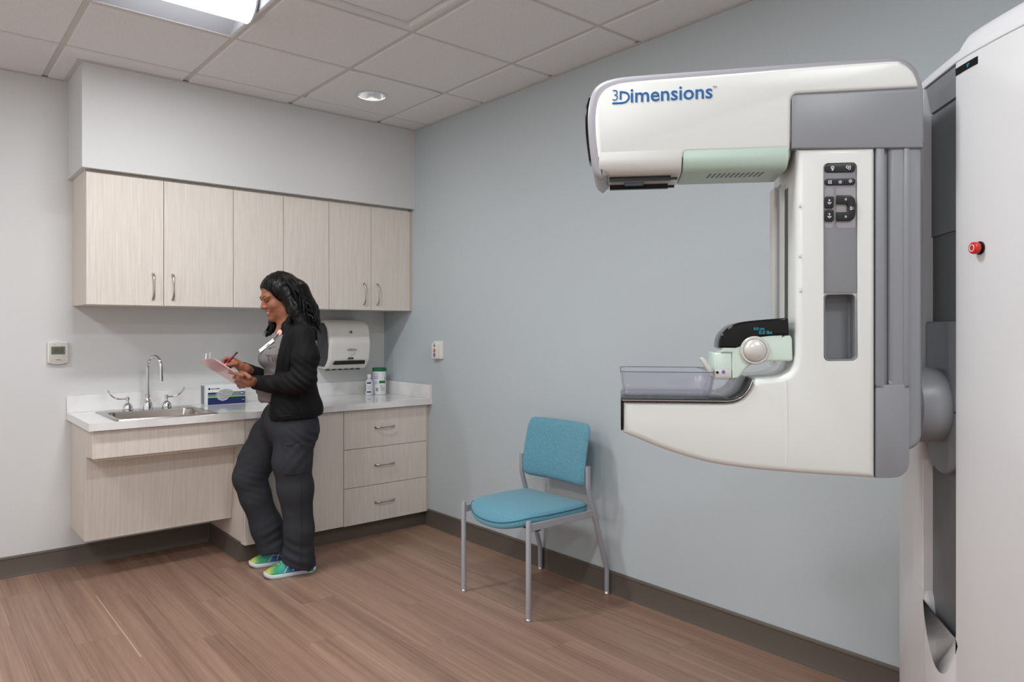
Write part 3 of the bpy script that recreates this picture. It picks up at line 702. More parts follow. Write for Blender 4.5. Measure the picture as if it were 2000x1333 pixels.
# pull the corner verts in for rounded corners
r = 0.045
for v in bm.verts:
    dy = abs(v.co.y+1.984)-(0.232-r); dz = abs(v.co.z-0.702)-(0.154-r)
    if dy > 0 and dz > 0:
        L_ = math.hypot(dy, dz); m_ = max(dy, dz)
        if L_ > 1e-6:
            k = m_/L_; v.co.y = -1.984+math.copysign(0.232-r+dy*k, v.co.y+1.984); v.co.z = 0.702+math.copysign(0.154-r+dz*k, v.co.z-0.702)
bmesh.ops.remove_doubles(bm, verts=bm.verts, dist=0.0004)
obj('backrest', bm, 'chair_fabric', t, sharp=80)
for y in LY: obj('back_bracket', bx(-0.162, -0.150, y-0.006, y+0.02 if y < -2 else y-0.02, 0.57, 0.64, 0.002, 1), 'silver_paint', t, smooth=False)

# ------------------------------------------------------------------ mammography unit
# local axes: x = direction the arm points, y = towards the near side, z = up
mg = thing('mammography_machine', 'tall white and grey mammography machine with tube head and breast support', 'medical machine', (-1.1641, -3.7657, 0), math.radians(131.341), local=True)
VC = -0.125
def part(name, pts, v0, v1, m, bev=0.004, seg=4, parent=None, bev2=None, mp=XZ, sharp=35): return obj(name, prism(B(), pts, v0, v1, mp, bev, seg, bev2), m, parent or mg, sharp=sharp)
# --- gantry column (front has a slot v -0.20 .. -0.02)
fr = crv([(-0.470,0.215),(-0.447,0.13),(-0.428,0.04),(-0.4205,-0.02)], 4)
bk = crv([(-0.4215,-0.20),(-0.427,-0.28),(-0.437,-0.37),(-0.456,-0.452)], 4)
plan = fr+[(-0.447,-0.022),(-0.447,-0.198)]+bk+rnd([(-0.47,-0.475),(-0.88,-0.46),(-0.90,0.22),(-0.5,0.235)], 0.0)
plan = fr+[(-0.447,-0.022),(-0.447,-0.198)]+bk+[(-0.475,-0.468),(-0.62,-0.475),(-0.88,-0.44),(-0.90,-0.12),(-0.88,0.20),(-0.62,0.24),(-0.49,0.232)]
def gantry(zs):
    if area2(plan) < 0: P = plan[::-1]
    else: P = plan
    bm = B(); R = []
    for d, z in zs: R.append([bm.verts.new((a, b, z)) for a, b in (inset(P, d) if abs(d) > 1e-6 else P)])
    n = len(P)
    for a, b in zip(R, R[1:]):
        for i in range(n): bm.faces.new((a[i], a[(i+1)%n], b[(i+1)%n], b[i]))
    bm.faces.new(R[0][::-1]); bm.faces.new(R[-1])
    return bm
obj('gantry_column', gantry([(0.004, 0.012), (0, 0.02), (0, 1.9385), (0.0015, 1.94)]), 'machine_shell', mg, sharp=30)
# domed cap with a rounded brow
outer = fr+[(-0.4205,-0.02),(-0.4215,-0.20)]+bk+[(-0.475,-0.468),(-0.62,-0.475),(-0.88,-0.44),(-0.90,-0.12),(-0.88,0.20),(-0.62,0.24),(-0.49,0.232)]
outer = fr+bk+[(-0.475,-0.468),(-0.62,-0.475),(-0.88,-0.44),(-0.90,-0.12),(-0.88,0.20),(-0.62,0.24),(-0.49,0.232)]
Pq = outer if area2(outer) > 0 else outer[::-1]
bm = B(); R = []
for d, z in [(0.0015,1.9412),(0,1.943)]+[(0.055*(1-math.cos(q))*1.0, 1.943+0.045*math.sin(q)) for q in [k*PI/16 for k in range(1,9)]]+[(0.12, 1.9925)]:
    R.append([bm.verts.new((a, b, z)) for a, b in (inset(Pq, d) if d else Pq)])
for a, b in zip(R, R[1:]):
    for i in range(len(a)): bm.faces.new((a[i], a[(i+1)%len(a)], b[(i+1)%len(a)], b[i]))
bm.faces.new(R[0][::-1]); bm.faces.new(R[-1])
cap_ = obj('gantry_cap', bm, 'machine_shell', mg, sharp=40)
dome = fr+[(-0.50,-0.022),(-0.80,-0.022),(-0.84,0.02),(-0.83,0.17),(-0.62,0.232),(-0.49,0.228)]
dome = dome if area2(dome) > 0 else dome[::-1]
bm = B(); R = []
for d, z in [(0.003,1.9435)]+[(0.003+0.05*(1-math.cos(q)), 1.945+0.066*math.sin(q)) for q in [k*PI/16 for k in range(0,9)]]:
    R.append([bm.verts.new((a, b, z)) for a, b in inset(dome, d)])
for a, b in zip(R, R[1:]):
    for i in range(len(a)): bm.faces.new((a[i], a[(i+1)%len(a)], b[(i+1)%len(a)], b[i]))
bm.faces.new(R[0][::-1]); bm.faces.new(R[-1])
obj('gantry_dome', bm, 'machine_shell', mg, sharp=40)
VZ = lambda a, b, wv: (wv, a, b)
# slot interior: dark bellows plates, upper one lapping the lower, hood, carriage and rounded lower cover
obj('slot_plate', bx(-0.4465, -0.4395, -0.197, -0.023, 1.56, 1.868), 'machine_gray_dark', mg, smooth=False)
obj('slot_plate', bx(-0.4465, -0.443, -0.1975, -0.0225, 0.40, 1.5595), 'slot_dark', mg, smooth=False)
obj('slot_hood', prism(B(), [(-0.4465,1.874),(-0.437,1.874),(-0.432,1.905),(-0.426,1.9375),(-0.4465,1.9375)], -0.1975, -0.0225, XZ, 0.003, 2), 'machine_gray', mg)
low = [(-0.1995,0.02),(-0.0205,0.02),(-0.0205,0.645)]+crv([(-0.024,0.60),(-0.045,0.555),(-0.075,0.52),(-0.11,0.505),(-0.145,0.525),(-0.175,0.58),(-0.19,0.64)], 3)+[(-0.1995,0.66)]
part('lower_cover', low, -0.446, -0.4205, 'machine_shell', 0.0, parent=mg, mp=VZ, bev2=0.012)
rim = [(-0.1985,0.663),(-0.1985,1.93),(-0.214,1.93),(-0.214,0.663)]
part('slot_rim', [(-0.2,0.66),(-0.2,1.935),(-0.265,1.935),(-0.265,0.66)], -0.45, -0.419, 'machine_shell', 0.0, mp=VZ, bev2=0.006)
# carriage riding in the slot, with the round hub
cz0 = [(-0.196,1.135),(-0.196,1.345),(-0.024,1.345),(-0.024,1.0)]
carr = [(-0.024,1.345),(-0.196,1.345),(-0.196,1.05)]+crv([(-0.19,1.02),(-0.165,0.99),(-0.11,0.975),(-0.06,0.99),(-0.03,1.01)], 4)+[(-0.024,1.03)]
part('carriage', carr, -0.4425, -0.424, 'machine_gray', 0.0, mp=VZ, bev2=0.008)
obj('carriage_joint', bx(-0.43, -0.4235, -0.1, -0.026, 1.1295, 1.1325), 'black_plastic', mg, smooth=False)
obj('hub', lathe(B(), [(0.088,-0.425),(0.09,-0.42),(0.092,-0.39),(0.086,-0.36),(0.07,-0.345)], (0,-0.125,1.14), 'x', 48), 'machine_gray', mg)
# status display + emergency stop on the near front panel
def on_front(v):   # u of the front face at v
    for (a, b), (c, d) in zip(fr, fr[1:]):
        if min(b, d)-1e-6 <= v <= max(b, d)+1e-6: return a+(c-a)*(v-b)/(d-b)
    return fr[0][0]
bm = B(); va = []
for k in range(7):
    v = -0.0195+0.078*k/6; va.append((on_front(v), v))
prs = []
for off in (0.0012, -0.004): prs.append([[bm.verts.new((u+off, v, z)) for u, v in va] for z in (1.9095, 1.926)])
for k in range(6):
    bm.faces.new((prs[0][0][k], prs[0][0][k+1], prs[0][1][k+1], prs[0][1][k]))
    bm.faces.new((prs[0][1][k], prs[0][1][k+1], prs[1][1][k+1], prs[1][1][k])); bm.faces.new((prs[0][0][k], prs[0][0][k+1], prs[1][0][k+1], prs[1][0][k]))
for k in (0, 6): bm.faces.new((prs[0][0][k], prs[0][1][k], prs[1][1][k], prs[1][0][k]))
dsp = obj('angle_display', bm, 'gloss_black', mg, smooth=False)
uq = on_front(0.028); tx = Vector((fr[-1][0]-uq, -0.048, 0)); tx = -tx
obj('lettering', text('0\u00b0', 0.011, frame((on_front(0.024)+0.0016, 0.024, 1.9135), (on_front(0.04)-on_front(0.02), 0.02, 0), (0,0,1)), 0.0002, 0.0002), 'screen_teal', dsp, smooth=False)
vE = 0.066; uE = on_front(vE); nE = Vector((1.0, 0.22, 0)).normalized()
def lathe_dir(prof, c, n, seg=28):
    bm = lathe(B(), prof, (0,0,0), 'x', seg); ang = math.atan2(n.y, n.x)
    bm.transform(Matrix.Translation(c) @ Matrix.Rotation(ang, 4, 'Z')); return bm
es = obj('emergency_stop', lathe_dir([(0.0145,-0.003),(0.0145,0.003),(0.010,0.004),(0.010,0.008)], (uE,vE,1.503), nE), 'black_plastic', mg)
obj('push_knob', lathe_dir([(0.009,0.006),(0.0125,0.0075),(0.0132,0.012),(0.0132,0.017),(0.0115,0.0195),(0.008,0.020)], (uE,vE,1.503), nE), 'estop_red', es, label='red push knob')
obj('arrow_mark', lathe_dir([(0.0078,0.0195),(0.0078,0.0206),(0.0062,0.0206),(0.0062,0.0195)], (uE,vE,1.503), nE), 'icon_white', es)

# --- C-arm: tube head
HV0, HV1 = -0.19, -0.004
Rm = crv([(0.3908,1.6904),(0.4059,1.7035),(0.4147,1.7329),(0.421,1.7812),(0.4248,1.8397),(0.4222,1.8776),(0.4134,1.9102),(0.3958,1.9296),(0.3645,1.9406),(0.3097,1.9454),(0.1147,1.9503),(-0.0741,1.9551),(-0.2346,1.9574),(-0.283,1.9571),(-0.3121,1.9484),(-0.3332,1.927),(-0.3432,1.9003),(-0.3477,1.8763)], 3)+[(-0.3499,1.7539),(-0.0567,1.7587),(-0.0532,1.7295),(0.1993,1.7382),(0.3745,1.7442),(0.3745,1.7038)]
part('head_rim', Rm, HV0, HV1, 'machine_gray_light', 0.014, 5)
Wm = crv([(0.399,1.7453),(0.4003,1.7604),(0.404,1.7931),(0.4053,1.8457),(0.399,1.8855),(0.3842,1.9085),(0.3594,1.921),(0.3102,1.9273),(0.1174,1.9336),(-0.0693,1.9396),(-0.267,1.9446),(-0.2969,1.9383),(-0.319,1.9194),(-0.33,1.8942)], 4)+[(-0.3311,1.8812)]+rnd([(-0.3311,1.88),(-0.0521,1.8791),(-0.0498,1.7503),(0.195,1.7506),(0.1962,1.7383)], [0,0.014,0,0.018,0], 5)[1:]
part('head_cover', Wm, -0.196, 0.004, 'machine_white', 0.008, 4)
# rounded underside of the white head
zt_, zb_ = [(0.298,1.7567)][0][1], [(0.2971,1.7048)][0][1]
def hull(zt, zb, r, v0, v1):
    return [(v1, zt)]+[(v1-r+r*math.cos(q), zb+r-r*math.sin(q)) for q in [PI/2*k/6 for k in range(7)]]+[(v0+r-r*math.sin(q), zb+r-r*math.cos(q)) for q in [PI/2*k/6 for k in range(7)]]+[(v0, zt)]
hp = hull(zt_, zb_, 0.034, -0.196, 0.0041)
part('head_underside', hp, [(0.1986,1.7113)][0][0]+0.0005, [(0.3966,1.7177)][0][0], 'machine_white', 0.0015, 2, mp=VZ)
zg = [(0.0702,1.7546)][0][1]; zgb = [(0.0654,1.705)][0][1]
gp_ = part('collimator_cover', hull(zg, zgb, 0.034, -0.192, 0.0028), [(-0.0475,1.7034)][0][0], [(0.1962,1.7112)][0][0], 'mint', 0.004, 3, mp=VZ)
VS0 = [(0.1327,1.7077)][0][0]
for k in range(12):
    a = VS0-k*0.0112
    obj('vent_slot', prism(B(), [(a-0.0045,-0.085),(a,-0.085),(a-0.004,-0.036),(a-0.0085,-0.036)], zgb-0.0006, zgb+0.01, XY, 0), 'black_plastic', gp_, smooth=False)
for v in (-0.045, -0.145):
    r_ = obj('filter_rail', bx(0.222, 0.372, v-0.006, v+0.006, zb_-0.012, zb_+0.0006), 'black_plastic', mg, smooth=False)
    obj('rail_foot', bx(0.206, 0.2215, v-0.004, v+0.006, zb_-0.010, zb_-0.004), 'black_plastic', r_, smooth=False)
obj('collimator_port', bx(0.285, 0.335, -0.125, -0.07, zb_-0.008, zb_+0.002, 0.003, 2), 'black_plastic', mg)
fp = crv([(0.4238,1.7552),(0.4302,1.8034),(0.4328,1.8489),(0.4315,1.8852),(0.4238,1.9133)], 4)
part('front_panel', fp+[(a-0.03, b) for a, b in fp[::-1]], HV0+0.05, HV1-0.055, 'gloss_black', 0.004, 2)
# lettering on the cover
A_ = [(0.3668,1.8738),(0.1299,1.8716)]
dx = Vector((A_[1][0]-A_[0][0], 0, A_[1][1]-A_[0][1])); o3 = (A_[0][0], 0.0045, A_[0][1])
L3 = [(0.3668,1.8813),(0.3434,1.8802)]; LD = [(0.3226,1.8755),(0.1299,1.8728)]
tx3 = (-1, 0, 0.008)
obj('lettering', text('3', 0.040, frame((L3[0][0], 0.0046, L3[0][1]), tx3, (0,0,1)), 0.0004, -0.0006, fit=0.0128), 'logo_blue', mg, smooth=False)
obj('lettering', text('imensions', 0.05, frame((LD[0][0], 0.0046, LD[0][1]), tx3, (0,0,1)), 0.0004, 0.0006, fit=abs(LD[1][0]-LD[0][0])), 'logo_blue', mg, smooth=False)
Dp = [(0.3643,1.875),(0.3422,1.8748),(0.3324,1.8772),(0.3256,1.8844),(0.325,1.8918),(0.3293,1.8982),(0.3373,1.901),(0.3446,1.9014),(0.3446,1.8834)]
path = [(Dp[0][0],0.0046,Dp[0][1]),(Dp[1][0],0.0046,Dp[1][1])]+[(a,0.0046,b) for a, b in crv(Dp[1:7], 5)][1:]+[(Dp[7][0],0.0046,Dp[7][1])]
obj('letter_stroke', tube(B(), path, 0.0024, 8, flat=(0.25, 1.0, (0,1,0))), 'logo_blue', mg)
obj('letter_stroke', tube(B(), [(Dp[7][0],0.0046,Dp[7][1]+0.0024),(Dp[8][0],0.0046,Dp[8][1])], 0.0024, 8, flat=(0.25, 1.0, (0,1,0))), 'logo_blue', mg)
TMp = [(0.1275,1.9008)][0]
obj('lettering', text('TM', 0.007, frame((TMp[0], 0.0046, TMp[1]), tx3, (0,0,1)), 0.0003), 'mark_gray', mg, smooth=False)
# grey side panel of the tube arm and the deep rear spine
part('side_panel', rnd([(-0.0532,1.8766),(-0.3322,1.8776),(-0.3409,1.8701),(-0.342,1.742),(-0.0532,1.7501)], [0.014,0,0,0,0], 4), -0.23, 0.0035, 'machine_gray', 0.004, 3)
sp_ = rnd([(-0.2684,1.7516),(-0.3436,1.7488),(-0.3436,1.047),(-0.2684,1.0428)], [0,0,0.05,0], 8)
part('rear_spine', sp_, -0.235, -0.004, 'machine_gray', 0.012, 4)
# --- C-arm: lower arm (column + breast support), white
low_ = [(-0.0647,1.7521),(-0.2403,1.7505),(-0.2403,0.9788)]+crv([(-0.1831,0.9812),(-0.1265,0.9831),(-0.0405,0.9872),(0.0467,0.9933),(0.1412,1.0065),(0.2372,1.0336),(0.3041,1.0593)], 4)+[(0.3385,1.0735),(0.3385,1.1482),(0.0997,1.1492)]+crv([(0.0761,1.152),(0.0561,1.162),(0.042,1.1792),(0.0338,1.1987)], 3)+[(0.0256,1.2085),(-0.0139,1.2113)]+crv([(-0.029,1.2139),(-0.0475,1.2225),(-0.059,1.2394),(-0.0647,1.2671)], 3)+[(-0.0647,1.3297)]
arm = part('support_arm', low_, -0.262, 0, 'machine_white', 0.016, 5)
# control strip recess and pocket on the near face
cp = rnd([(-0.1242,1.714),(-0.1989,1.7139),(-0.2011,1.2523),(-0.1254,1.2507)], 0.011, 5)
carve(arm, prism(B(), cp, -0.008, 0.05, XZ, 0))
pk = rnd([(-0.1265,1.4087),(-0.1966,1.4094),(-0.1989,1.2535),(-0.1276,1.2519)], 0.011, 5)
carve(arm, prism(B(), pk, -0.05, 0.05, XZ, 0))
def shrink(p, d): return inset(p if area2(p) > 0 else p[::-1], d)
pan = rnd([(-0.1242,1.714),(-0.1989,1.7139),(-0.2,1.4105),(-0.1254,1.4111)], [0.011,0.011,0,0], 5)
panel = part('control_panel', shrink(pan, 0.0006), -0.0079, -0.0035, 'machine_gray', 0.001, 2)
obj('pocket_lining', prism(B(), shrink(pk, 0.0005), -0.0499, -0.046, XZ, 0.0), 'machine_gray_dark', mg, smooth=False)
pw = shrink(pk, 0.0004); pi_ = shrink(pk, 0.0022); n = len(pw); bm = B()
ra = [[bm.verts.new((a, v, b)) for a, b in P] for P, v in ((pw, -0.047), (pw, -0.003), (pi_, -0.003), (pi_, -0.047))]
for q in range(4):
    for i in range(n): bm.faces.new((ra[q][i], ra[q][(i+1)%n], ra[(q+1)%4][(i+1)%n], ra[(q+1)%4][i]))
obj('pocket_wall', bm, 'machine_gray', mg)
rp = [(-0.1964,1.4004),(-0.1964,1.2567)]
obj('pocket_rib', tube(B(), [(rp[0][0],-0.046,rp[0][1]-0.01),(rp[1][0],-0.046,rp[1][1])], 0.004, 10), 'machine_gray', mg)
def btn(pts, name='button_strip', d=0.0035, r=0.008): return part(name, rnd(pts, r, 5), -0.0037, d-0.0035, 'black_plastic', 0.0015, 3, parent=panel)
b1 = btn([(-0.1276,1.7115),(-0.1955,1.7105),(-0.1955,1.6914),(-0.1276,1.6924)], r=0.0075); b2 = btn([(-0.1276,1.678),(-0.1955,1.6771),(-0.1955,1.6617),(-0.1276,1.6625)], r=0.0065)
for pts in ([(-0.1276,1.6577),(-0.1481,1.6571),(-0.1481,1.5615),(-0.1276,1.5619)], [(-0.1537,1.6569),(-0.1966,1.6569),(-0.1966,1.5605),(-0.1537,1.5614)]):
    part('switch_well', rnd(pts, 0.007, 4), -0.0036, -0.0028, 'machine_gray_light', 0.0005, 1, parent=panel)
b3 = btn([(-0.1276,1.6361),(-0.147,1.6356),(-0.147,1.6081),(-0.1276,1.6086)], 'rocker_button', 0.007, 0.004); b4 = btn([(-0.1276,1.605),(-0.147,1.6045),(-0.147,1.5771),(-0.1276,1.5775)], 'rocker_button', 0.007, 0.004)
Up = [(-0.1537,1.6378),(-0.1809,1.6371)]+crv([(-0.1854,1.6358),(-0.1932,1.6272),(-0.1955,1.6069),(-0.1932,1.5868),(-0.1854,1.5786)], 3)+[(-0.1809,1.5775),(-0.1537,1.5781),(-0.1537,1.5984),(-0.1741,1.5979),(-0.1775,1.6014),(-0.1775,1.6133),(-0.1741,1.617),(-0.1537,1.6175)]
b5 = part('u_button', Up, -0.0037, 0.004, 'black_plastic', 0.002, 3, parent=panel)
def icon(par, px, v, kind, s=0.006):
    c = (px[0], px[1]); bm = B()
    def ring(r, w_, dx=0, dz=0):
        p = [(c[0]+dx+r*math.cos(2*PI*k/16), v, c[1]+dz+r*math.sin(2*PI*k/16)) for k in range(17)]; tube(bm, p, w_, 6)
    def bar(a, b, w_=0.0007): tube(bm, [(c[0]+a[0]*s, v, c[1]+a[1]*s), (c[0]+b[0]*s, v, c[1]+b[1]*s)], w_, 6)
    if kind == 'lamp': ring(s*0.6, s*0.13, 0, s*0.3); bar((-0.4,-0.6),(0.4,-0.6)); bar((-0.3,-0.9),(0.3,-0.9)); bar((0,-0.3),(0,0.5))
    elif kind == 'link': ring(s*0.45, s*0.13, s*0.35, s*0.3); ring(s*0.45, s*0.13, -s*0.3, -s*0.2); bar((-1,0.3),(-0.4,1))
    elif kind == 'grid':
        for k in (-0.6, 0.6): bar((k,-1),(k,1)); bar((-1,k),(1,k))
    elif kind == 'rot': ring(s*0.8, s*0.13); bar((-0.3,0),(0.3,0)); bar((0,0),(0,0.5))
    elif kind == 'sun':
        ring(s*0.45, s*0.13)
        for k in range(8): q = k*PI/4; bar((0.7*math.cos(q),0.7*math.sin(q)),(1.05*math.cos(q),1.05*math.sin(q)))
    elif kind == 'up': bar((0,0.2),(0,1.2)); bar((0,1.2),(0.4,0.8)); bar((0,1.2),(-0.4,0.8)); bar((-0.9,-0.2),(0.9,-0.2)); bar((-0.7,-0.3),(0,-1)); bar((0.7,-0.3),(0,-1))
    elif kind == 'dot': ring(s*0.5, s*0.15); bar((-0.5,0.6),(0.5,0.6))
    elif kind == 'mid': ring(s*0.5, s*0.15, s*0.4); bar((-0.8,0.3),(-0.8,0.5),0.0009); bar((-0.8,-0.3),(-0.8,-0.5),0.0009); bar((-0.1,-0.7),(0.9,-0.7)); bar((0.2,0.8),(0.8,0.8))
    obj('icon', bm, 'icon_white', par)
for par, q, v, kd, s in ((b1,[(-0.1447,1.7014)],0.0004,'lamp',0.0055),(b1,[(-0.1797,1.7015)],0.0004,'link',0.006),(b2,[(-0.139,1.6693)],0.0004,'grid',0.004),(b2,[(-0.1617,1.6686)],0.0004,'rot',0.004),(b2,[(-0.1842,1.6703)],0.0004,'sun',0.004),(b3,[(-0.1368,1.622)],0.0038,'up',0.005),(b4,[(-0.1368,1.5898)],0.0038,'up',0.005),(b5,[(-0.1729,1.627)],0.0042,'dot',0.0035),(b5,[(-0.1729,1.5866)],0.0042,'dot',0.0035),(b5,[(-0.1864,1.6065)],0.0042,'mid',0.0045)):
    icon(par, q[0], v, kd, s)
# rear grey band of the lower arm with its grip groove
gb = [(-0.2409,1.7504),(-0.2409,0.98),(-0.2559,0.9804),(-0.2814,0.9859),(-0.3035,1.0066),(-0.3135,1.0469),(-0.3135,1.7454)]
gb = rnd([(-0.2409,1.7493),(-0.2409,0.98),(-0.3135,0.9833),(-0.3135,1.7454)], [0,0,0.04,0], 8)
band = part('rear_band', gb, -0.255, -0.016, 'machine_gray', 0.002, 2)
for pts, rad in (([(-0.2409,1.7493),(-0.2409,1.1874),(-0.2592,1.1876),(-0.2592,1.7486)], 0), ([(-0.3013,1.7458),(-0.3013,1.1881),(-0.3135,1.1883),(-0.3135,1.7454)], 0), ([(-0.2409,1.1969),(-0.2409,0.98),(-0.3135,0.9833),(-0.3135,1.1977)], [0,0,0.04,0])):
    part('grip_cheek', rnd(pts, rad, 8) if rad else pts, -0.0162, -0.001, 'machine_gray', 0.002, 2)
gf = [(-0.2625,1.7513),(-0.3095,1.1869)]
obj('grip_floor', bx(gf[0][0], gf[1][0], -0.02, -0.0145, gf[0][1], gf[1][1]), 'machine_gray', mg, smooth=False)
g0 = [(-0.2819,1.748),(-0.2819,1.2078)]
obj('grip_ridge', tube(B(), [(g0[0][0],-0.0165,g0[0][1]),(g0[1][0],-0.0165,g0[1][1]-0.004)], 0.010, 14), 'machine_gray', mg)
g1 = [(-0.2639,1.1956),(-0.311,1.1961)]
obj('grip_end', tube(B(), [(g1[0][0]-0.006,-0.012,g1[0][1]+0.004),(g1[1][0]+0.006,-0.012,g1[1][1]+0.004)], 0.008, 14), 'machine_gray', mg)
s0 = [(-0.0416,1.2044),(-0.0427,1.1369),(-0.0427,1.0646),(-0.0404,1.0066)]
obj('cover_seam', tube(B(), [(a,0.0002,b) for a, b in crv(s0, 4)], 0.0011, 6), 'machine_shell', mg)
# column front: far rail, slot and scale marks
uf = [(-0.0647,1.3779)][0][0]
obj('column_rail', bx(uf-0.02, uf+0.010, -0.255, -0.205, 1.17, 1.70, 0.006, 3), 'machine_white', mg)
obj('column_rail', bx(uf-0.02, uf+0.004, -0.165, -0.118, 1.17, 1.69, 0.004, 3), 'machine_white', mg)
obj('column_slot', bx(uf-0.01, uf+0.001, -0.204, -0.166, 1.17, 1.70), 'machine_gray_light', mg, smooth=False)
obj('slot_gap', bx(uf-0.004, uf+0.0012, -0.117, -0.088, 1.2, 1.675), 'black_plastic', mg, smooth=False)
for q in [(-0.0693,1.6124),(-0.0693,1.4945),(-0.0705,1.4139)]:
    obj('scale_mark', bx(q[0]-0.006, q[0]+0.0, -0.0006, 0.0005, q[1]-0.0006, q[1]+0.0006), 'mark_gray', mg, smooth=False)
    obj('scale_mark', bx(q[0]-0.005, q[0]-0.001, -0.0006, 0.0004, q[1]+0.004, q[1]+0.010), 'icon_white', mg, smooth=False)
# head/arm joint under the side panel
# breast support pad: dark plate with bright rim, curling up at the back
pd = [(0.3409,1.1531),(0.0937,1.1542)]+crv([(0.0796,1.1556),(0.0608,1.1644),(0.0455,1.1816),(0.035,1.206)], 4)
pad = pd+[(a+0.0005, b+0.0055) if i < 2 else (a+0.006, b+0.004) for i, (a, b) in list(enumerate(pd))[::-1]]
part('support_pad', pad, -0.268, 0.001, 'carbon_pad', 0.001, 2)
obj('pad_rim', tube(B(), [(a,0.002,b) for a, b in pd], 0.0016, 8), 'chrome', mg)
fe = [(0.3409,1.1506),(0.3409,1.0747)]
obj('front_edge', bx(fe[0][0]-0.002, fe[0][0]+0.003, -0.26, -0.004, fe[1][1]+0.004, fe[0][1]+0.004, 0.002, 2), 'gloss_black', mg)
# --- compression device on the column
CV0, CV1 = -0.105, -0.012
mb = crv([(0.1063,1.2684),(0.1039,1.2856),(0.0956,1.3077),(0.0813,1.3237),(0.0588,1.336),(0.0093,1.3444),(-0.0467,1.3492)], 4)+rnd([(-0.0572,1.3516),(-0.0595,1.2497),(-0.0082,1.2494)], [0.012,0.006,0], 4)+crv([(0.0093,1.2481),(0.0328,1.2418),(0.0493,1.2295),(0.0588,1.2147),(0.0682,1.206)], 3)+[(0.0789,1.2072),(0.0801,1.2685)]
comp = part('compression_carriage', mb, CV0, CV1, 'mint_light', 0.006, 4)
bc = crv([(0.1119,1.2807),(0.1089,1.3028),(0.0982,1.3212),(0.0792,1.336),(0.0508,1.3439),(-0.002,1.3493),(-0.0393,1.3522)], 4)+rnd([(-0.0486,1.3516),(-0.0509,1.3116)], 0)+crv([(-0.0472,1.3108),(-0.006,1.3089),(0.0272,1.304),(0.0474,1.2953),(0.0618,1.2841),(0.0726,1.2803)], 4)
disp_ = part('display_cover', bc, CV0+0.004, CV1+0.003, 'gloss_black', 0.005, 4)
for px, py, tt, sz in ():
    pass
T1 = [(0.0308,1.3249),(0.0308,1.3139)]
obj('lettering', text('0.0 lbs', 0.012, frame(([(0.0191,1.314)][0][0], CV1+0.0033, [(0.0191,1.314)][0][1]), (-1,0,0.01), (0,0,1)), 0.0002, 0.0001, fit=0.030), 'screen_teal', disp_, smooth=False)
obj('lettering', text('0.0 cm', 0.006, frame(([(0.0308,1.3237)][0][0], CV1+0.0033, [(0.0308,1.3237)][0][1]), (-1,0,0.01), (0,0,1)), 0.0002, 0.0001, fit=0.024), 'screen_teal', disp_, smooth=False)
kn = [(0.0284,1.2751)][0]
kb = obj('knob', lathe(B(), [(0.034,CV1-0.002),(0.034,CV1+0.005),(0.0315,CV1+0.0085),(0.0275,CV1+0.0085),(0.0268,CV1+0.0065),(0.0262,CV1+0.0095),(0.024,CV1+0.0125),(0.016,CV1+0.0165),(0.007,CV1+0.0185)], (kn[0],0,kn[1]), 'y', 40), 'satin_knob', comp)
for px, r in (((1456,629),0.010),((1505,624),0.016)): pass
for q, hw in (([(0.0343,1.3378)][0], 0.010), ([(-0.0261,1.3454)][0], 0.017)):
    obj('top_button', lathe(B(), [(hw,q[1]-0.006),(hw,q[1]+0.002),(hw*0.85,q[1]+0.004)], (q[0],-0.1,0), 'z', 24), 'black_plastic', comp)
# paddle clamp block, lever and clear tray
cl = rnd([(0.117,1.2665),(0.0785,1.2679),(0.0773,1.206),(0.117,1.2056)], [0.004,0,0,0.003], 3)
clampb = part('paddle_clamp', rnd([(0.1189,1.2682),(0.0807,1.2684),(0.0795,1.2266),(0.1189,1.2262)], [0.004,0,0,0], 3), -0.16, -0.016, 'mint_light', 0.003, 3)
part('clamp_plate', [(0.1189,1.2275),(0.0807,1.2278),(0.0807,1.2093),(0.1189,1.209)], -0.16, -0.0152, 'satin_knob', 0.001, 2, parent=clampb)
q = [(0.1142,1.2214)][0]; obj('clamp_screw', lathe(B(), [(0.0035,-0.0156),(0.0035,-0.0142)], (q[0],0,q[1]), 'y', 16), 'black_plastic', clampb)
q = [(0.0999,1.2228)][0]; obj('release_dot', lathe(B(), [(0.0042,-0.0156),(0.0042,-0.0132)], (q[0],0,q[1]), 'y', 16), 'purple', clampb)
lv = [(0.1546,1.2551),(0.1473,1.2576),(0.14,1.2527),(0.1207,1.2205),(0.1182,1.2081),(0.1255,1.208)]
part('paddle_lever', rnd(lv, 0.003, 3), -0.05, -0.032, 'satin_knob', 0.002, 2)
# clear paddle: thin-walled tray, open at the top
def tray(P, v0, v1, zt, zb, wall, rr_=0.02):
    pass
u0, u1 = [(0.3445,1.1914)][0][0], [(0.1195,1.1939)][0][0]
zt, zb = [(0.2365,1.2219)][0][1], [(0.2365,1.1636)][0][1]
def rrect(a0, a1, b0, b1, r): return rnd([(a0,b0),(a1,b0),(a1,b1),(a0,b1)], r, 5)
bm = B(); R = []
for (o_, z) in ((-0.001, zt), (0.005, zb+0.008), (0.008, zb+0.002), (0.014, zb)):
    p = rrect(u1+o_, u0-o_, -0.25+o_, -0.006-o_, 0.02); R.append([bm.verts.new((a, b, z)) for a, b in p])
for (o_, z) in ((0.0165, zb+0.0028), (0.011, zb+0.0045), (0.008, zb+0.010), (0.0018, zt)):
    p = rrect(u1+o_, u0-o_, -0.25+o_, -0.006-o_, 0.0175); R.append([bm.verts.new((a, b, z)) for a, b in p])
n = len(R[0])
for a, b in list(zip(R, R[1:]))+[(R[-1], R[0])]:
    if a is R[3]: 
        bm.faces.new(a); bm.faces.new(b[::-1]); continue
    for i in range(n): bm.faces.new((a[i], a[(i+1)%n], b[(i+1)%n], b[i]))
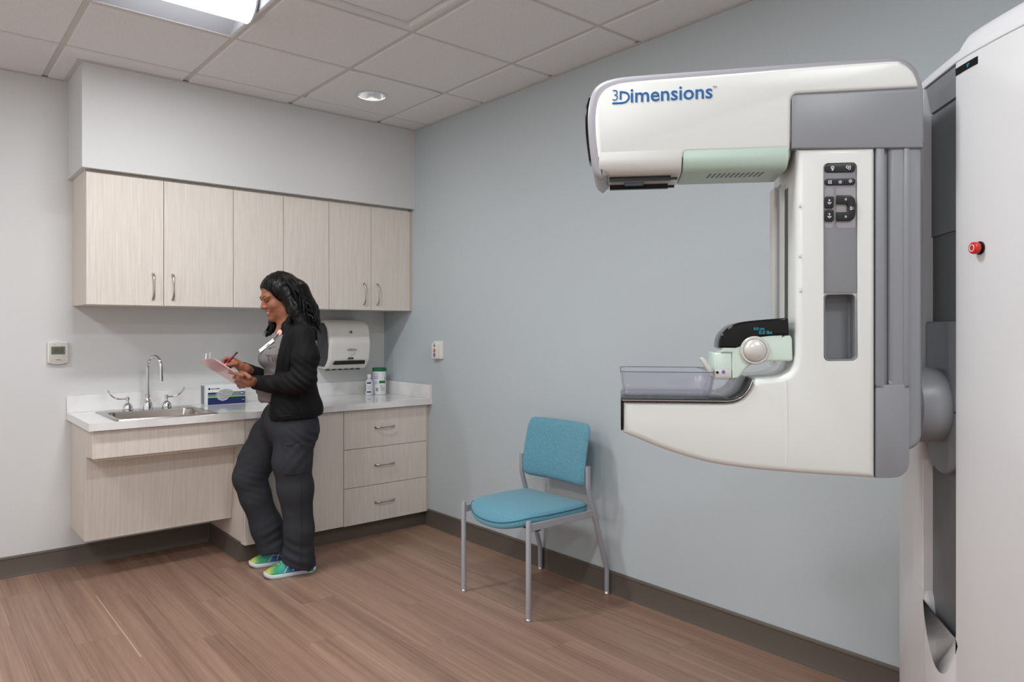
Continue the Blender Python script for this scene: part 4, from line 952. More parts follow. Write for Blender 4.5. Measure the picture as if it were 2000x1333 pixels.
pad_ = obj('paddle', bm, 'clear_acrylic', mg, label='clear plastic compression paddle')
obj('paddle_lip', tube(B(), [(a, b, zt) for a, b in rrect(u1, u0, -0.25, -0.006, 0.02)]+[(u1+0.02, -0.25, zt)], 0.0012, 6), 'clear_edge', pad_)
k0 = [(0.2359,1.1964),(0.1835,1.1795),(0.175,1.2057)]
obj('paddle_rib', prism(B(), [(k0[0][0],k0[0][1]),(k0[1][0],k0[1][1]),(k0[2][0],k0[2][1]),(k0[2][0],k0[2][1]+0.004)], -0.02, -0.017, XZ, 0), 'clear_acrylic', pad_)
bh = [(0.1182,1.2031),(0.0749,1.2035),(0.0749,1.1837),(0.1074,1.1659),(0.1327,1.1656)]
obj('paddle_mount', prism(B(), bh, -0.17, -0.03, XZ, 0.002, 2), 'clear_acrylic', pad_)

# ------------------------------------------------------------------ implicit-surface modelling for the figure
def surf(fn, lo, hi, h):
    lo = np.array(lo, float); hi = np.array(hi, float); K = 4
    nc = np.ceil((hi-lo)/(h*K)).astype(int)+1
    ax = [lo[i]+np.arange(nc[i])*h*K for i in range(3)]
    G = np.stack(np.meshgrid(*ax, indexing='ij'), -1).reshape(-1, 3)
    Cv = fn(G).reshape(nc)
    near = np.abs(Cv) < h*K*2.2
    A = np.zeros(nc-1, bool); sh = nc-1
    for a in (0, 1):
        for b in (0, 1):
            for c in (0, 1): A |= near[a:a+sh[0], b:b+sh[1], c:c+sh[2]]
    n = sh*K
    rep = lambda M: M.repeat(K, 0).repeat(K, 1).repeat(K, 2)
    D = rep(Cv[:-1, :-1, :-1].astype(np.float32)); m = rep(A); idx = np.argwhere(m)
    out = np.empty(len(idx), np.float32)
    for s in range(0, len(idx), 400000): out[s:s+400000] = fn(lo+idx[s:s+400000]*h)
    D[m] = out
    Sg = D < 0
    c8 = [(a, b, c) for a in (0, 1) for b in (0, 1) for c in (0, 1)]
    cnt = sum(Sg[a:n[0]-1+a, b:n[1]-1+b, c:n[2]-1+c].astype(np.uint8) for a, b, c in c8)
    cells = np.argwhere((cnt > 0) & (cnt < 8))
    vid = -np.ones(n-1, np.int64); vid[tuple(cells.T)] = np.arange(len(cells))
    val = {c: D[cells[:, 0]+c[0], cells[:, 1]+c[1], cells[:, 2]+c[2]] for c in c8}
    acc = np.zeros((len(cells), 3)); num = np.zeros(len(cells))
    for c in c8:
        for axis in range(3):
            if c[axis]: continue
            d = list(c); d[axis] = 1; d = tuple(d); va, vb = val[c], val[d]; x = (va < 0) != (vb < 0)
            t = np.where(x, va/(va-vb+1e-12), 0)
            p = np.tile(np.array(c, float), (len(cells), 1)); p[:, axis] += t
            acc += p*x[:, None]; num += x
    V = lo+(cells+acc/num[:, None])*h
    F = []
    for axis in range(3):
        u, v = [(1, 2), (2, 0), (0, 1)][axis]
        a = [slice(1, n[i]-1) for i in range(3)]; b = list(a); a[axis] = slice(0, n[axis]-1); b[axis] = slice(1, n[axis])
        x = Sg[tuple(a)] != Sg[tuple(b)]; e = np.argwhere(x); off = np.array([1, 1, 1]); off[axis] = 0; e = e+off
        inside = Sg[tuple(e.T)]
        du = np.zeros(3, int); du[u] = 1; dv = np.zeros(3, int); dv[v] = 1
        e = e[(e < n-1).all(1)] if len(e) else e
        inside = Sg[tuple(e.T)]
        q = np.stack([vid[tuple((e-du-dv).T)], vid[tuple((e-dv).T)], vid[tuple(e.T)], vid[tuple((e-du).T)]], 1)
        q[~inside] = q[~inside][:, ::-1]; F.append(q[(q >= 0).all(1)])
    return V, np.concatenate(F)
def tomesh(name, V, F):
    me = bpy.data.meshes.new(name); me.from_pydata(V.tolist(), [], F.tolist()); me.update(); return me
def vnormals(V, F):
    n = np.cross(V[F[:, 2]]-V[F[:, 0]], V[F[:, 3]]-V[F[:, 1]]); N = np.zeros_like(V)
    for k in range(4): np.add.at(N, F[:, k], n)
    return N/(np.linalg.norm(N, axis=1)[:, None]+1e-12)
def relax(V, F, it=2, f=0.5):
    for _ in range(it):
        S_ = np.zeros_like(V); c = np.zeros(len(V))
        for k in range(4):
            a, b = F[:, k], F[:, (k+1) % 4]; np.add.at(S_, a, V[b]); np.add.at(S_, b, V[a]); np.add.at(c, a, 1); np.add.at(c, b, 1)
        V = V+(S_/c[:, None]-V)*f
    return V
def vnoise(P, sc, amp, seed=0):
    o = Vector((seed*7.3, seed*3.1, seed*5.7))
    return np.array([noise.noise(Vector((p[0]*sc[0], p[1]*sc[1], p[2]*sc[2]))+o) for p in P])*amp
def smin(a, b, k):
    h = np.maximum(k-np.abs(a-b), 0)/k; return np.minimum(a, b)-h*h*k/4
def smax(a, b, k): return -smin(-a, -b, k)
def cap(p, a, b, ra, rb):
    a = np.array(a); b = np.array(b); d = b-a; t = np.clip((p-a)@d/(d@d), 0, 1)
    return np.linalg.norm(p-a-t[:, None]*d, axis=1)-(ra+(rb-ra)*t)
def chain(p, pts, k=0.02):
    d = None
    for (a, ra), (b, rb) in zip(pts, pts[1:]):
        c = cap(p, a, b, ra, rb); d = c if d is None else smin(d, c, k)
    return d
def ell(p, c, r, R=None):
    q = p-np.array(c)
    if R is not None: q = q@R
    r = np.array(r); k0 = np.linalg.norm(q/r, axis=1); k1 = np.linalg.norm(q/(r*r), axis=1)
    return k0*(k0-1)/(k1+1e-9)
def yawR(deg, pitch=0.0):
    """columns: forward, left, up; forward points to local -x turned deg towards -y, pitched down"""
    t = math.radians(deg); p = math.radians(pitch); f = np.array([-math.cos(t), -math.sin(t), 0]); l = np.array([math.sin(t), -math.cos(t), 0]); u = np.array([0, 0, 1.0])
    return np.stack([f*math.cos(p)-u*math.sin(p), l, f*math.sin(p)+u*math.cos(p)], 1)
PP = (-1.1083,-0.8866,0)
pers = thing('person', 'woman in black zip jacket and dark grey scrubs writing on a clipboard', 'person', PP, -0.7044, local=True)
RT = yawR(18); RH = yawR(38, 19); HC = np.array((-0.0559,0,1.5053))
def headq(p): return (p-HC)@RH
# --- skin: head, neck, trunk, arms and hands in one surface
def head(p):
    q = headq(p)
    d = ell(q, (-0.012,0,0.036), (0.094,0.075,0.086))
    d = smin(d, ell(q, (0.030,0,-0.045), (0.058,0.060,0.080)), 0.04)
    d = smin(d, ell(q, (0.074,0,-0.100), (0.020,0.024,0.017)), 0.03)
    for s in (-1, 1):
        d = smin(d, ell(q, (0.060,s*0.039,-0.030), (0.024,0.026,0.024)), 0.02)
        d = smin(d, ell(q, (0.03,s*0.05,-0.075), (0.03,0.012,0.03)), 0.03)
        d = smax(d, -ell(q, (0.094,s*0.031,0.006), (0.017,0.019,0.010)), 0.012)
        d = smin(d, ell(q, (0.074,s*0.031,0.004), (0.0125,0.015,0.0105)), 0.005)
        d = smin(d, ell(q, (0.077,s*0.030,0.021), (0.012,0.026,0.008)), 0.022)
        d = smin(d, ell(q, (0.094,s*0.0125,-0.031), (0.010,0.0075,0.007)), 0.008)
        d = smin(d, ell(q, (-0.008,s*0.078,-0.01), (0.018,0.008,0.03)), 0.008)
    d = smin(d, cap(q, (0.083,0,0.014), (0.104,0,-0.027), 0.0075, 0.0115), 0.012)
    d = smin(d, ell(q, (0.083,0,-0.054), (0.012,0.030,0.009)), 0.008)
    d = smin(d, ell(q, (0.079,0,-0.075), (0.013,0.026,0.009)), 0.008)
    return d
TRUNK = [((-0.0056,0,1.1976), (0.100,0.145,0.145)), ((-0.0168,0,1.0241), (0.100,0.13,0.12)), ((-0.0084,0,0.8563), (0.115,0.155,0.12))]
LH = [((-0.1318,-0.215,1.0564), (-0.176,-0.2097,1.0666))]
def fingers(p, d, spec, k=0.004):
    for pts in spec: d = smin(d, chain(p, pts, 0.004), k)
    return d
WL = np.array((-0.1053,-0.215,1.0537)); WR = np.array((-0.1989,-0.105,1.1165))
def skin(p):
    d = head(p)
    d = smin(d, chain(p, [((-0.014,0,1.4158), 0.050), ((0.0028,0,1.3374), 0.052), ((0.0084,0,1.2703), 0.075)]), 0.03)
    for c, r in TRUNK: d = smin(d, ell(p, c, r, RT), 0.06)
    d = smin(d, cap(p, (0.0995,-0.12,1.2828), (-0.0516,0.12,1.2802), 0.045, 0.045), 0.05)
    # left arm + hand (fingers lie under the board, thumb on top)
    a = chain(p, [((0.1108,-0.14,1.283), 0.042), ((0.1414,-0.19,1.0652), 0.037), ((-0.122,-0.168,1.0503), 0.025), ((-0.1295,-0.2285,1.0574), 0.024)])
    a = smin(a, chain(p, [((-0.1293,-0.2292,1.06), 0.022), ((-0.1708,-0.2237,1.0728), 0.020)]), 0.012)
    a = smin(a, chain(p, [((-0.1597,-0.1748,1.0428), 0.018), ((-0.2056,-0.1308,1.0395), 0.017)]), 0.012)
    a = fingers(p, a, [[((-0.1523,-0.2732,1.0918), 0.0105), ((-0.1939,-0.246,1.098), 0.0092), ((-0.2316,-0.2098,1.1024), 0.0082), ((-0.2555,-0.1896,1.1051), 0.0072)],
                       [((-0.1769,-0.2146,1.0696), 0.0105), ((-0.2196,-0.172,1.068), 0.0095), ((-0.2516,-0.1307,1.072), 0.0082)],
                       [((-0.1985,-0.1497,1.0463), 0.0102), ((-0.2433,-0.0957,1.0396), 0.0092), ((-0.2678,-0.0674,1.0458), 0.0080)],
                       [((-0.2136,-0.0874,1.0226), 0.0095), ((-0.2586,-0.0265,1.0122), 0.0085), ((-0.2754,-0.0114,1.0194), 0.0074)],
                       [((-0.1198,-0.2624,1.0807), 0.0125), ((-0.1464,-0.254,1.0984), 0.0105), ((-0.1981,-0.1863,1.1036), 0.0092)]])
    d = smin(d, a, 0.02)
    # right arm + writing hand
    a = chain(p, [((-0.0636,0.14,1.28), 0.042), ((-0.1256,0.17,1.0228), 0.037), ((-0.1989,-0.105,1.1165), 0.023), ((-0.2186,-0.125,1.1312), 0.022)])
    a = smin(a, chain(p, [((-0.2221,-0.13,1.1368), 0.022), ((-0.2468,-0.15,1.1566), 0.022)]), 0.012)
    a = fingers(p, a, [[((-0.253,-0.155,1.1703), 0.0105), ((-0.2786,-0.165,1.1761), 0.0095), ((-0.2906,-0.175,1.1658), 0.0085), ((-0.2899,-0.18,1.1473), 0.0072)],
                       [((-0.2588,-0.14,1.1616), 0.0105), ((-0.2892,-0.145,1.1645), 0.0095), ((-0.294,-0.16,1.149), 0.0085)],
                       [((-0.2573,-0.13,1.1476), 0.010), ((-0.287,-0.13,1.1449), 0.009), ((-0.2838,-0.145,1.1295), 0.008)],
                       [((-0.2511,-0.125,1.1366), 0.0092), ((-0.2755,-0.125,1.1312), 0.0082), ((-0.2696,-0.14,1.1184), 0.0072)],
                       [((-0.2238,-0.168,1.1467), 0.0115), ((-0.244,-0.185,1.1449), 0.0098), ((-0.2725,-0.187,1.1423), 0.0080)]])
    return smin(d, a, 0.02)
V, F = surf(skin, (-0.46,-0.36,0.62), (0.20,0.26,1.65), 0.0032)
V = relax(V, F, 1, 0.35)
q = headq(V); zc = -0.064+13*q[:, 1]**2
mi = np.zeros(len(V), int); fm = (q[:, 0] > 0.062) & (np.abs(q[:, 1]) < 0.030)
mi[fm & (q[:, 2] > zc-0.015) & (q[:, 2] < zc+0.010)] = 1
mi[fm & (np.abs(q[:, 1]) < 0.024) & (q[:, 2] > zc-0.0045) & (q[:, 2] < zc+0.0035)] = 2
me = tomesh('body', V, F)
body = obj('body', me, ['skin', 'lips', 'teeth', 'brow', 'nail_pink'], pers, sharp=0)
fmi = np.array([np.bincount(mi[f]).argmax() for f in F]); me.polygons.foreach_set('material_index', fmi.astype(np.int32)); me.update()
bt_ = BVHTree.FromPolygons(V.tolist(), F.tolist())
def on_face(y, z, off=0.001):
    o = HC+RH@np.array([0.2, y, z]); d = -RH[:, 0]; hit = bt_.ray_cast(Vector(o), Vector(d))
    c = np.array(hit[0]) if hit[0] is not None else HC+RH@np.array([0.08, y, z])
    return c-d*off
for s in (-1, 1):
    obj('eyebrow', tube(B(), [on_face(s*y, z, -0.0004) for y, z in ((0.013,0.0215),(0.022,0.0255),(0.034,0.0285),(0.045,0.026),(0.052,0.020))], [0.0014,0.0024,0.0024,0.0018,0.0008], 8), 'brow', body)
    obj('eyelash', tube(B(), [on_face(s*y, z, 0.0003) for y, z in ((0.016,0.0005),(0.024,-0.003),(0.032,-0.0042),(0.041,-0.002),(0.047,0.003))], [0.001,0.0018,0.0022,0.0022,0.0012], 8), 'brow', body)
    obj('eyelid_crease', tube(B(), [on_face(s*y, z, 0.0002) for y, z in ((0.018,0.010),(0.026,0.0125),(0.034,0.0125),(0.044,0.0085))], 0.0008, 6), 'brow', body)
    obj('nostril', tube(B(), [on_face(s*0.008, -0.0365, 0.0), on_face(s*0.0105, -0.037, 0.0)], 0.0024, 8), 'brow', body)
for c, a in (((-0.2548,-0.1979,1.1056), 0.0062), ((-0.2728,-0.193,1.1439), 0.0062), ((-0.2889,-0.186,1.1462), 0.0052)):
    v_, f_ = surf(lambda p: ell(p, c, (a, 0.0035, a*0.75)), np.array(c)-0.012, np.array(c)+0.012, 0.0012)
    obj('fingernail', tomesh('fingernail', v_, f_), 'nail_pink', body, sharp=0)
# --- T-shirt
def shirt(p):
    d = ell(p, (-0.0084,0,1.192), (0.118,0.155,0.150), RT)
    d = smin(d, ell(p, (-0.0564,-0.075,1.178), (0.076,0.070,0.066), RT), 0.04)
    d = smin(d, ell(p, (-0.1106,0.055,1.1674), (0.076,0.070,0.066), RT), 0.04)
    d = smin(d, ell(p, (-0.0224,0,1.0241), (0.120,0.142,0.12), RT), 0.06)
    d = smin(d, ell(p, (-0.0806,-0.01,0.9858), (0.088,0.115,0.075), RT), 0.05)
    d = smin(d, ell(p, (-0.014,0,0.8563), (0.14,0.165,0.11), RT), 0.05)
    d = smin(d, cap(p, (0.0966,-0.11,1.2881), (-0.0484,0.11,1.2861), 0.053, 0.053), 0.05)
    zn = (-0.0315,-0.05,1.3096)[2]; x = p[:, 0]-(-0.0476,0,1.3095)[0]
    d = smax(d, p[:, 2]-(zn+0.35*np.maximum(x, 0)), 0.01)
    hem = (-0.1818,0,0.9234)[2]+0.14*(p[:, 0]-(-0.1818,0,0.9234)[0])
    return smax(d, hem-p[:, 2], 0.006)
V, F = surf(shirt, (-0.24,-0.24,0.88), (0.20,0.24,1.42), 0.005)
V = relax(V, F, 1); Nn = vnormals(V, F)
low_w = np.clip((1.14-V[:, 2])/0.08, 0, 1)*np.clip((V[:, 2]-0.93)/0.03, 0, 1)
V = V+Nn*(low_w*(0.0045*np.sin(V[:, 2]*150+V[:, 0]*45+V[:, 1]*38))+vnoise(V, (14,14,26), 0.0035))[:, None]
shirt_o = obj('t_shirt', tomesh('t_shirt', V, F), 'shirt_gray', pers, sharp=0)
bs = BVHTree.FromPolygons(V.tolist(), F.tolist())
def drape(me, off=0.0015, d=Vector((0.62, 0.78, 0.0)), keep=True):
    """lay a flat print onto the shirt along the direction d"""
    for v in me.vertices:
        hit = bs.ray_cast(v.co-d*0.4, d)
        if hit[0] is not None: v.co = hit[0]+hit[1]*(-off if hit[1].dot(d) > 0 else off)
    return me
tdir = Vector((0.70, -0.71, 0))
o1 = Vector((-0.0927,-0.16,1.1598))
me = text('TIES', 0.03, frame(o1, tdir, (0.0,0,1)), 0.0, 0.0001, fit=0.082)
bm = B(); bm.from_mesh(me); bmesh.ops.triangulate(bm, faces=bm.faces)
for _ in range(3): bmesh.ops.subdivide_edges(bm, edges=[e for e in bm.edges if e.calc_length() > 0.004], cuts=1)
bmesh.ops.triangulate(bm, faces=bm.faces); bm.to_mesh(me); bm.free()
obj('lettering', drape(me, 0.0012), 'shirt_print', shirt_o, smooth=False)
P = []
for p in crv(((-0.0706,-0.13,1.2207), (-0.0544,-0.13,1.2288), (-0.0598,-0.13,1.218), (-0.0436,-0.13,1.2288), (-0.0274,-0.13,1.2315)), 4):
    hit = bs.find_nearest(Vector(p)); P.append(hit[0]+hit[1]*0.001)
obj('script_print', tube(B(), P, 0.0011, 6), 'shirt_print', shirt_o)
# --- trousers
def trousers(p):
    d = ell(p, (-0.0112,0,0.8283), (0.138,0.172,0.13), yawR(25))
    d = smin(d, ell(p, (0.0479,-0.02,0.7946), (0.115,0.15,0.10), yawR(25)), 0.05)
    far_ = chain(p, [((-0.127,0.07,0.7397), 0.105), ((-0.194,0.05,0.6067), 0.094), ((-0.2292,0.03,0.5144), 0.081), ((-0.2007,0.045,0.4095), 0.076), ((-0.1521,0.085,0.2231), 0.083), ((-0.1158,0.105,0.1027), 0.080), ((-0.1047,0.115,0.0277), 0.076)], 0.04)
    e = np.array((-0.1158,0.105,0.0855)); ax_ = np.array([0.10, 0, -1]); far_ = smax(far_, (p-e)@(ax_/np.linalg.norm(ax_)), 0.008)
    near_ = chain(p, [((0.0546,-0.07,0.7602), 0.112), ((0.0412,-0.08,0.6246), 0.096), ((0.0546,-0.07,0.4717), 0.088), ((0.068,-0.05,0.2463), 0.074), ((0.058,-0.035,0.1035), 0.076), ((0.0537,-0.03,-0.0091), 0.078)], 0.04)
    e = np.array((0.0509,-0.03,0.0575)); ax_ = np.array([-0.38, 0, -1]); near_ = smax(near_, (p-e)@(ax_/np.linalg.norm(ax_)), 0.008)
    d = smin(d, smin(far_, near_, 0.012), 0.045)
    top = (-0.1818,0,0.9542)[2]+0.10*(p[:, 0]-(-0.1818,0,0.9542)[0])
    return smax(d, p[:, 2]-top, 0.006)
V, F = surf(trousers, (-0.36,-0.28,0.0), (0.24,0.30,1.0), 0.0052)
V = relax(V, F, 1); Nn = vnormals(V, F)
def bump(V, c, r): return np.exp(-((V-np.array(c))**2).sum(1)/(2*r*r))
f1 = bump(V, (-0.1573,-0.03,0.4906), 0.07)*np.sin((V[:, 2]*1.0+V[:, 0]*0.35)*165)*0.0012
f2 = bump(V, (-0.2544,-0.03,0.6711), 0.08)*np.sin((V[:, 2]-V[:, 0]*0.6)*120)*0.0014
f3 = bump(V, (0.0582,-0.1,0.1239), 0.06)*np.sin((V[:, 2]+V[:, 0]*0.4)*110)*0.004+bump(V, (-0.0839,0,0.1905), 0.05)*np.sin((V[:, 2]-V[:, 0]*0.5)*120)*0.003
f4 = bump(V, (0.1264,-0.1,0.7782), 0.06)*np.sin((V[:, 2]+V[:, 0]*0.9)*130)*0.005
# cargo pocket on the near thigh: a raised patch
px_, pz_ = V[:, 0], V[:, 2]; A0 = (0.0104,-0.18,0.7255); A1 = (0.1598,-0.18,0.568)
ins = (px_ > A0[0]+0.012+(A0[2]-pz_)*0.08) & (px_ < A1[0]+0.02) & (pz_ < A0[2]+0.0) & (pz_ > A1[2]) & (Nn[:, 1] < -0.15)
V = V+Nn*(f1+f2+f3+f4+vnoise(V, (11,11,7), 0.005, 3)+np.where(ins, 0.0050+0.0012*np.sin((pz_*0.8-px_)*110), 0))[:, None]
tr_o = obj('trousers', tomesh('trousers', V, F), 'trouser', pers, sharp=0)
btr = BVHTree.FromPolygons(V.tolist(), F.tolist())
def on_cloth(bv, pts, off=0.001):
    P = []
    for p in pts:
        hit = bv.find_nearest(Vector(p)); P.append(hit[0]+hit[1]*off)
    return P
for nm, pts, r, m in (('side_seam', ((0.1054,-0.14,0.5411), (0.1054,-0.14,0.4197), (0.1108,-0.14,0.2578), (0.1054,-0.14,0.1094)), 0.0012, 'cord_dark'), ('pocket_seam', ((0.0194,-0.2,0.7287), (0.0885,-0.2,0.734), (0.1549,-0.2,0.7367)), 0.0014, 'cord_dark'), ('pocket_seam', ((0.0237,-0.18,0.5761), (0.0904,-0.18,0.5654), (0.1492,-0.18,0.568)), 0.0013, 'cord_dark'), ('drawstring', ((-0.1342,-0.08,0.9261), (-0.1369,-0.08,0.8576), (-0.1342,-0.08,0.7754)), 0.0018, 'cord_dark'), ('drawstring', ((-0.1577,-0.06,0.9295), (-0.1605,-0.06,0.9047), (-0.1632,-0.06,0.8799)), 0.0016, 'cord_cream'), ('fly_seam', ((-0.1081,-0.1,0.9009), (-0.0972,-0.1,0.7918), (-0.0645,-0.1,0.6691)), 0.001, 'cord_dark')):
    P = on_cloth(btr, crv(pts, 5))
    if len(P) > 2: obj(nm, tube(B(), P, r, 6), m, tr_o)
# --- jacket
EDG = [(0.0127,-0.12,1.337), (-0.0062,-0.12,1.2014), (-0.0388,-0.12,1.0658), (-0.0551,-0.12,0.9302), (-0.0551,-0.12,0.8434)]
def jacket(p):
    d = ell(p, (0.0084,0,1.1976), (0.135,0.180,0.160), RT)
    d = smin(d, ell(p, (0.0111,-0.08,1.159), (0.10,0.075,0.09), RT), 0.05)
    d = smin(d, ell(p, (0.0028,0,1.0241), (0.142,0.170,0.13), RT), 0.06)
    d = smin(d, ell(p, (0.0168,0,0.8898), (0.165,0.196,0.13), RT), 0.06)
    d = smin(d, cap(p, (0.1079,-0.13,1.2937), (-0.0489,0.13,1.2916), 0.060, 0.060), 0.05)
    ex = np.interp(-p[:, 2], [-e[2] for e in EDG], [e[0] for e in EDG])
    d = smax(d, ex-p[:, 0]-np.where(p[:, 1] > 0.02, 0.035, 0), 0.006)
    d = smax(d, (0.0173,-0.1,0.8491)[2]-p[:, 2]+0.05*p[:, 0], 0.008)
    d = smax(d, p[:, 2]-(0.0017,-0.05,1.3373)[2]-0.25*np.maximum(p[:, 0]-0.0, 0), 0.012)
    col = chain(p, [((-0.0065,-0.085,1.3098), 0.016), ((0.0044,-0.085,1.3481), 0.017), ((0.026,-0.075,1.3811), 0.016), ((0.0624,-0.05,1.387), 0.015), ((0.0811,0,1.371), 0.015)], 0.01)
    d = smin(d, col, 0.03)
    ls = chain(p, [((0.1123,-0.145,1.2884), 0.064), ((0.1385,-0.18,1.1767), 0.066), ((0.1375,-0.195,1.0709), 0.060), ((0.0885,-0.2,1.0447), 0.055), ((-0.036,-0.185,1.0436), 0.043), ((-0.1804,-0.155,1.0521), 0.033)], 0.03)
    e = np.array((-0.149,-0.16,1.0524)); ls = smax(ls, -(p[:, 0]-e[0])-0.25*(p[:, 2]-e[2]), 0.005)
    rs = chain(p, [((-0.0636,0.14,1.2858), 0.06), ((-0.1113,0.18,1.104), 0.056), ((-0.1307,0.15,1.0185), 0.052), ((-0.1678,0,1.0689), 0.042), ((-0.2384,-0.13,1.1449), 0.031)], 0.03)
    e = np.array((-0.2207,-0.105,1.1274)); ax_ = np.array((-0.2384,-0.13,1.1449))-np.array((-0.1678,0,1.0689)); ax_ /= np.linalg.norm(ax_); rs = smax(rs, (p-e)@ax_, 0.005)
    return smin(smin(d, ls, 0.018), rs, 0.015)
V, F = surf(jacket, (-0.32,-0.36,0.79), (0.24,0.26,1.44), 0.0048)
V = relax(V, F, 1); Nn = vnormals(V, F)
g1 = bump(V, (0.1341,-0.22,1.0779), 0.055)*np.sin((V[:, 2]+V[:, 0]*0.8)*150)*0.0055
g2 = bump(V, (-0.0405,-0.25,1.0484), 0.06)*np.sin((V[:, 0]*1.0+V[:, 2]*0.5)*95)*0.003
g3 = bump(V, (0.0619,-0.2,1.204), 0.06)*np.sin((V[:, 0]*1.0-V[:, 2]*0.15)*190)*0.004
g4 = bump(V, (0.033,-0.15,0.9064), 0.06)*np.sin((V[:, 0]*0.9+V[:, 2]*0.9)*120)*0.003
V = V+Nn*(g1+g2+g3+g4+vnoise(V, (9,9,8), 0.006, 5)+vnoise(V, (26,26,20), 0.0018, 6))[:, None]
jk = obj('jacket', tomesh('jacket', V, F), 'jacket_black', pers, sharp=0)
bj = BVHTree.FromPolygons(V.tolist(), F.tolist())
for nm, pts in (('front_zip', ((0.0222,-0.15,1.3154), (0.0088,-0.15,1.2293), (-0.0074,-0.15,1.1486), (-0.0208,-0.15,1.0948))), ('front_zip', ((-0.0303,-0.17,0.9755), (-0.033,-0.17,0.9086), (-0.033,-0.17,0.8604))), ('pocket_zip', ((0.1283,-0.2,0.9863), (0.1389,-0.2,0.9252), (0.1469,-0.2,0.8801))), ('hem_seam', ((-0.0151,-0.2,0.8748), (0.0487,-0.2,0.8774), (0.1283,-0.2,0.8827), (0.2027,-0.2,0.8933))), ('cuff_seam', ((-0.1007,-0.25,1.0877), (-0.106,-0.25,1.0589), (-0.1033,-0.25,1.0301)))):
    P = on_cloth(bj, crv(pts, 5), 0.0005)
    if len(P) > 2: obj(nm, tube(B(), P, 0.0016, 6), 'zip_black', jk)
# --- hair: one mass with strand relief, plus loose wavy locks
def hairq(p):
    q = headq(p)
    d = ell(q, (-0.020,0,0.036), (0.109,0.092,0.098))
    d = smin(d, chain(p, [((0.0364,0,1.5277), 0.075), ((0.0755,0,1.4354), 0.072), ((0.0979,0,1.3598), 0.062), ((0.1175,0,1.3039), 0.035)], 0.03), 0.03)
    d = smin(d, chain(p, [((0.0079,-0.07,1.5295), 0.036), ((0.0564,-0.085,1.4329), 0.038), ((0.0977,-0.095,1.359), 0.034), ((0.1468,-0.095,1.3153), 0.022), ((0.1755,-0.09,1.277), 0.008)], 0.02), 0.03)
    far_ = chain(p, [((-0.0986,0.07,1.5228), 0.028), ((-0.1035,0.085,1.4178), 0.030), ((-0.1092,0.085,1.3492), 0.028), ((-0.1304,0.08,1.3092), 0.016), ((-0.1504,0.08,1.292), 0.006)], 0.02)
    d = smin(d, far_, 0.02)
    # opening for the face
    face = ell(q, (0.112,0.0,-0.030), (0.098,0.104,0.110))
    face = np.minimum(face, cap(q, (0.09,0,-0.06), (0.05,0,-0.16), 0.072, 0.06))
    return smax(d, -face, 0.010)
V, F = surf(hairq, (-0.20,-0.19,1.24), (0.22,0.20,1.67), 0.0038)
Nn = vnormals(V, F)
wx = V[:, 0]+0.010*np.sin(V[:, 2]*70+V[:, 1]*20); wy = V[:, 1]+0.010*np.sin(V[:, 2]*62+1.3)
ph = np.arctan2(wy, wx-0.0)
Pn = np.stack([wx*56, wy*56, V[:, 2]*8], 1)
dn = np.array([noise.noise(Vector(p)) for p in Pn]); dn2 = vnoise(V, (22,22,14), 1.0, 9)
lowf = np.clip((1.56-V[:, 2])/0.12, 0.4, 1)
V = V+Nn*((0.0060*dn+0.010*dn2*np.clip((1.53-V[:, 2])/0.1, 0.0, 1))*lowf)[:, None]
hair = obj('hair', tomesh('hair', V, F), 'hair', pers, sharp=0)
bh_ = BVHTree.FromPolygons(V.tolist(), F.tolist())
rg = random.Random(4)
def lock(pts, r, waves, amp, seed):
    rr_ = random.Random(seed); P = crv([Vector(p) for p in pts], 8); n = len(P); p0 = rr_.uniform(0, 6)
    out = []
    for i, p in enumerate(P):
        s = i/(n-1); a = amp*s; out.append(Vector(p)+Vector((math.sin(p0+waves*s*6.28)*a, math.cos(p0+waves*s*6.28)*a, 0)))
    return tube(B(), out, [r*(0.5+0.9*math.sin(min(1, (i/(n-1))*1.2)*PI*0.8+0.3))*(1-0.85*(i/(n-1))**3) for i in range(n)], 7)
Lk = []
for k in range(44):     # behind the head and over the near shoulder
    t = k/43; a = Vector((0.0017,-0.05,1.6079)).lerp(Vector((0.0894,0.03,1.4926)), t)+Vector((rg.uniform(-0.01,0.01), rg.uniform(-0.07,0.03), 0))
    m_ = Vector((0.0849,-0.07,1.4471)).lerp(Vector((0.1259,0,1.4354)), t)+Vector((rg.uniform(-0.015,0.012), rg.uniform(-0.03,0.03), rg.uniform(-0.01,0.01)))
    e = Vector((0.0991,-0.1,1.3153)).lerp(Vector((0.1621,-0.02,1.304)), t)+Vector((rg.uniform(-0.02,0.012), rg.uniform(-0.03,0.02), rg.uniform(-0.03,0.03)))
    Lk.append(lock([a, a.lerp(m_, 0.5)+Vector((0.012,-0.008,0.012)), m_, m_.lerp(e, 0.55)+Vector((0.006,0,0)), e], rg.uniform(0.0025,0.0055), rg.uniform(1.4,2.6), rg.uniform(0.007,0.014), k))
for k in range(46):     # strands combed back from the parting over the near side of the head
    t = rg.random(); a0 = rg.uniform(-0.5, 0.12)
    st_ = []
    for j in range(6):
        s_ = j/5; el = math.radians(88-118*s_); az = math.radians(78-95*t-22*s_)      # elevation down the side, azimuth from front to back
        e_ = np.array([-0.020+0.113*math.cos(el)*math.cos(math.radians(60-150*t)-0.6*s_)*0.9+(0.05-0.10*t)*(1-s_), 0.095*math.cos(el)*(0.35+0.65*abs(math.sin(math.radians(60-150*t)-0.6*s_+1.3))), 0.036+0.101*math.sin(el)])
        w_ = HC+RH@e_; h1 = bh_.find_nearest(Vector(w_)); st_.append(h1[0]+h1[1]*rg.uniform(-0.001, 0.0015))
    Lk.append(lock(st_, rg.uniform(0.0016, 0.003), 0.6, 0.003, 200+k))
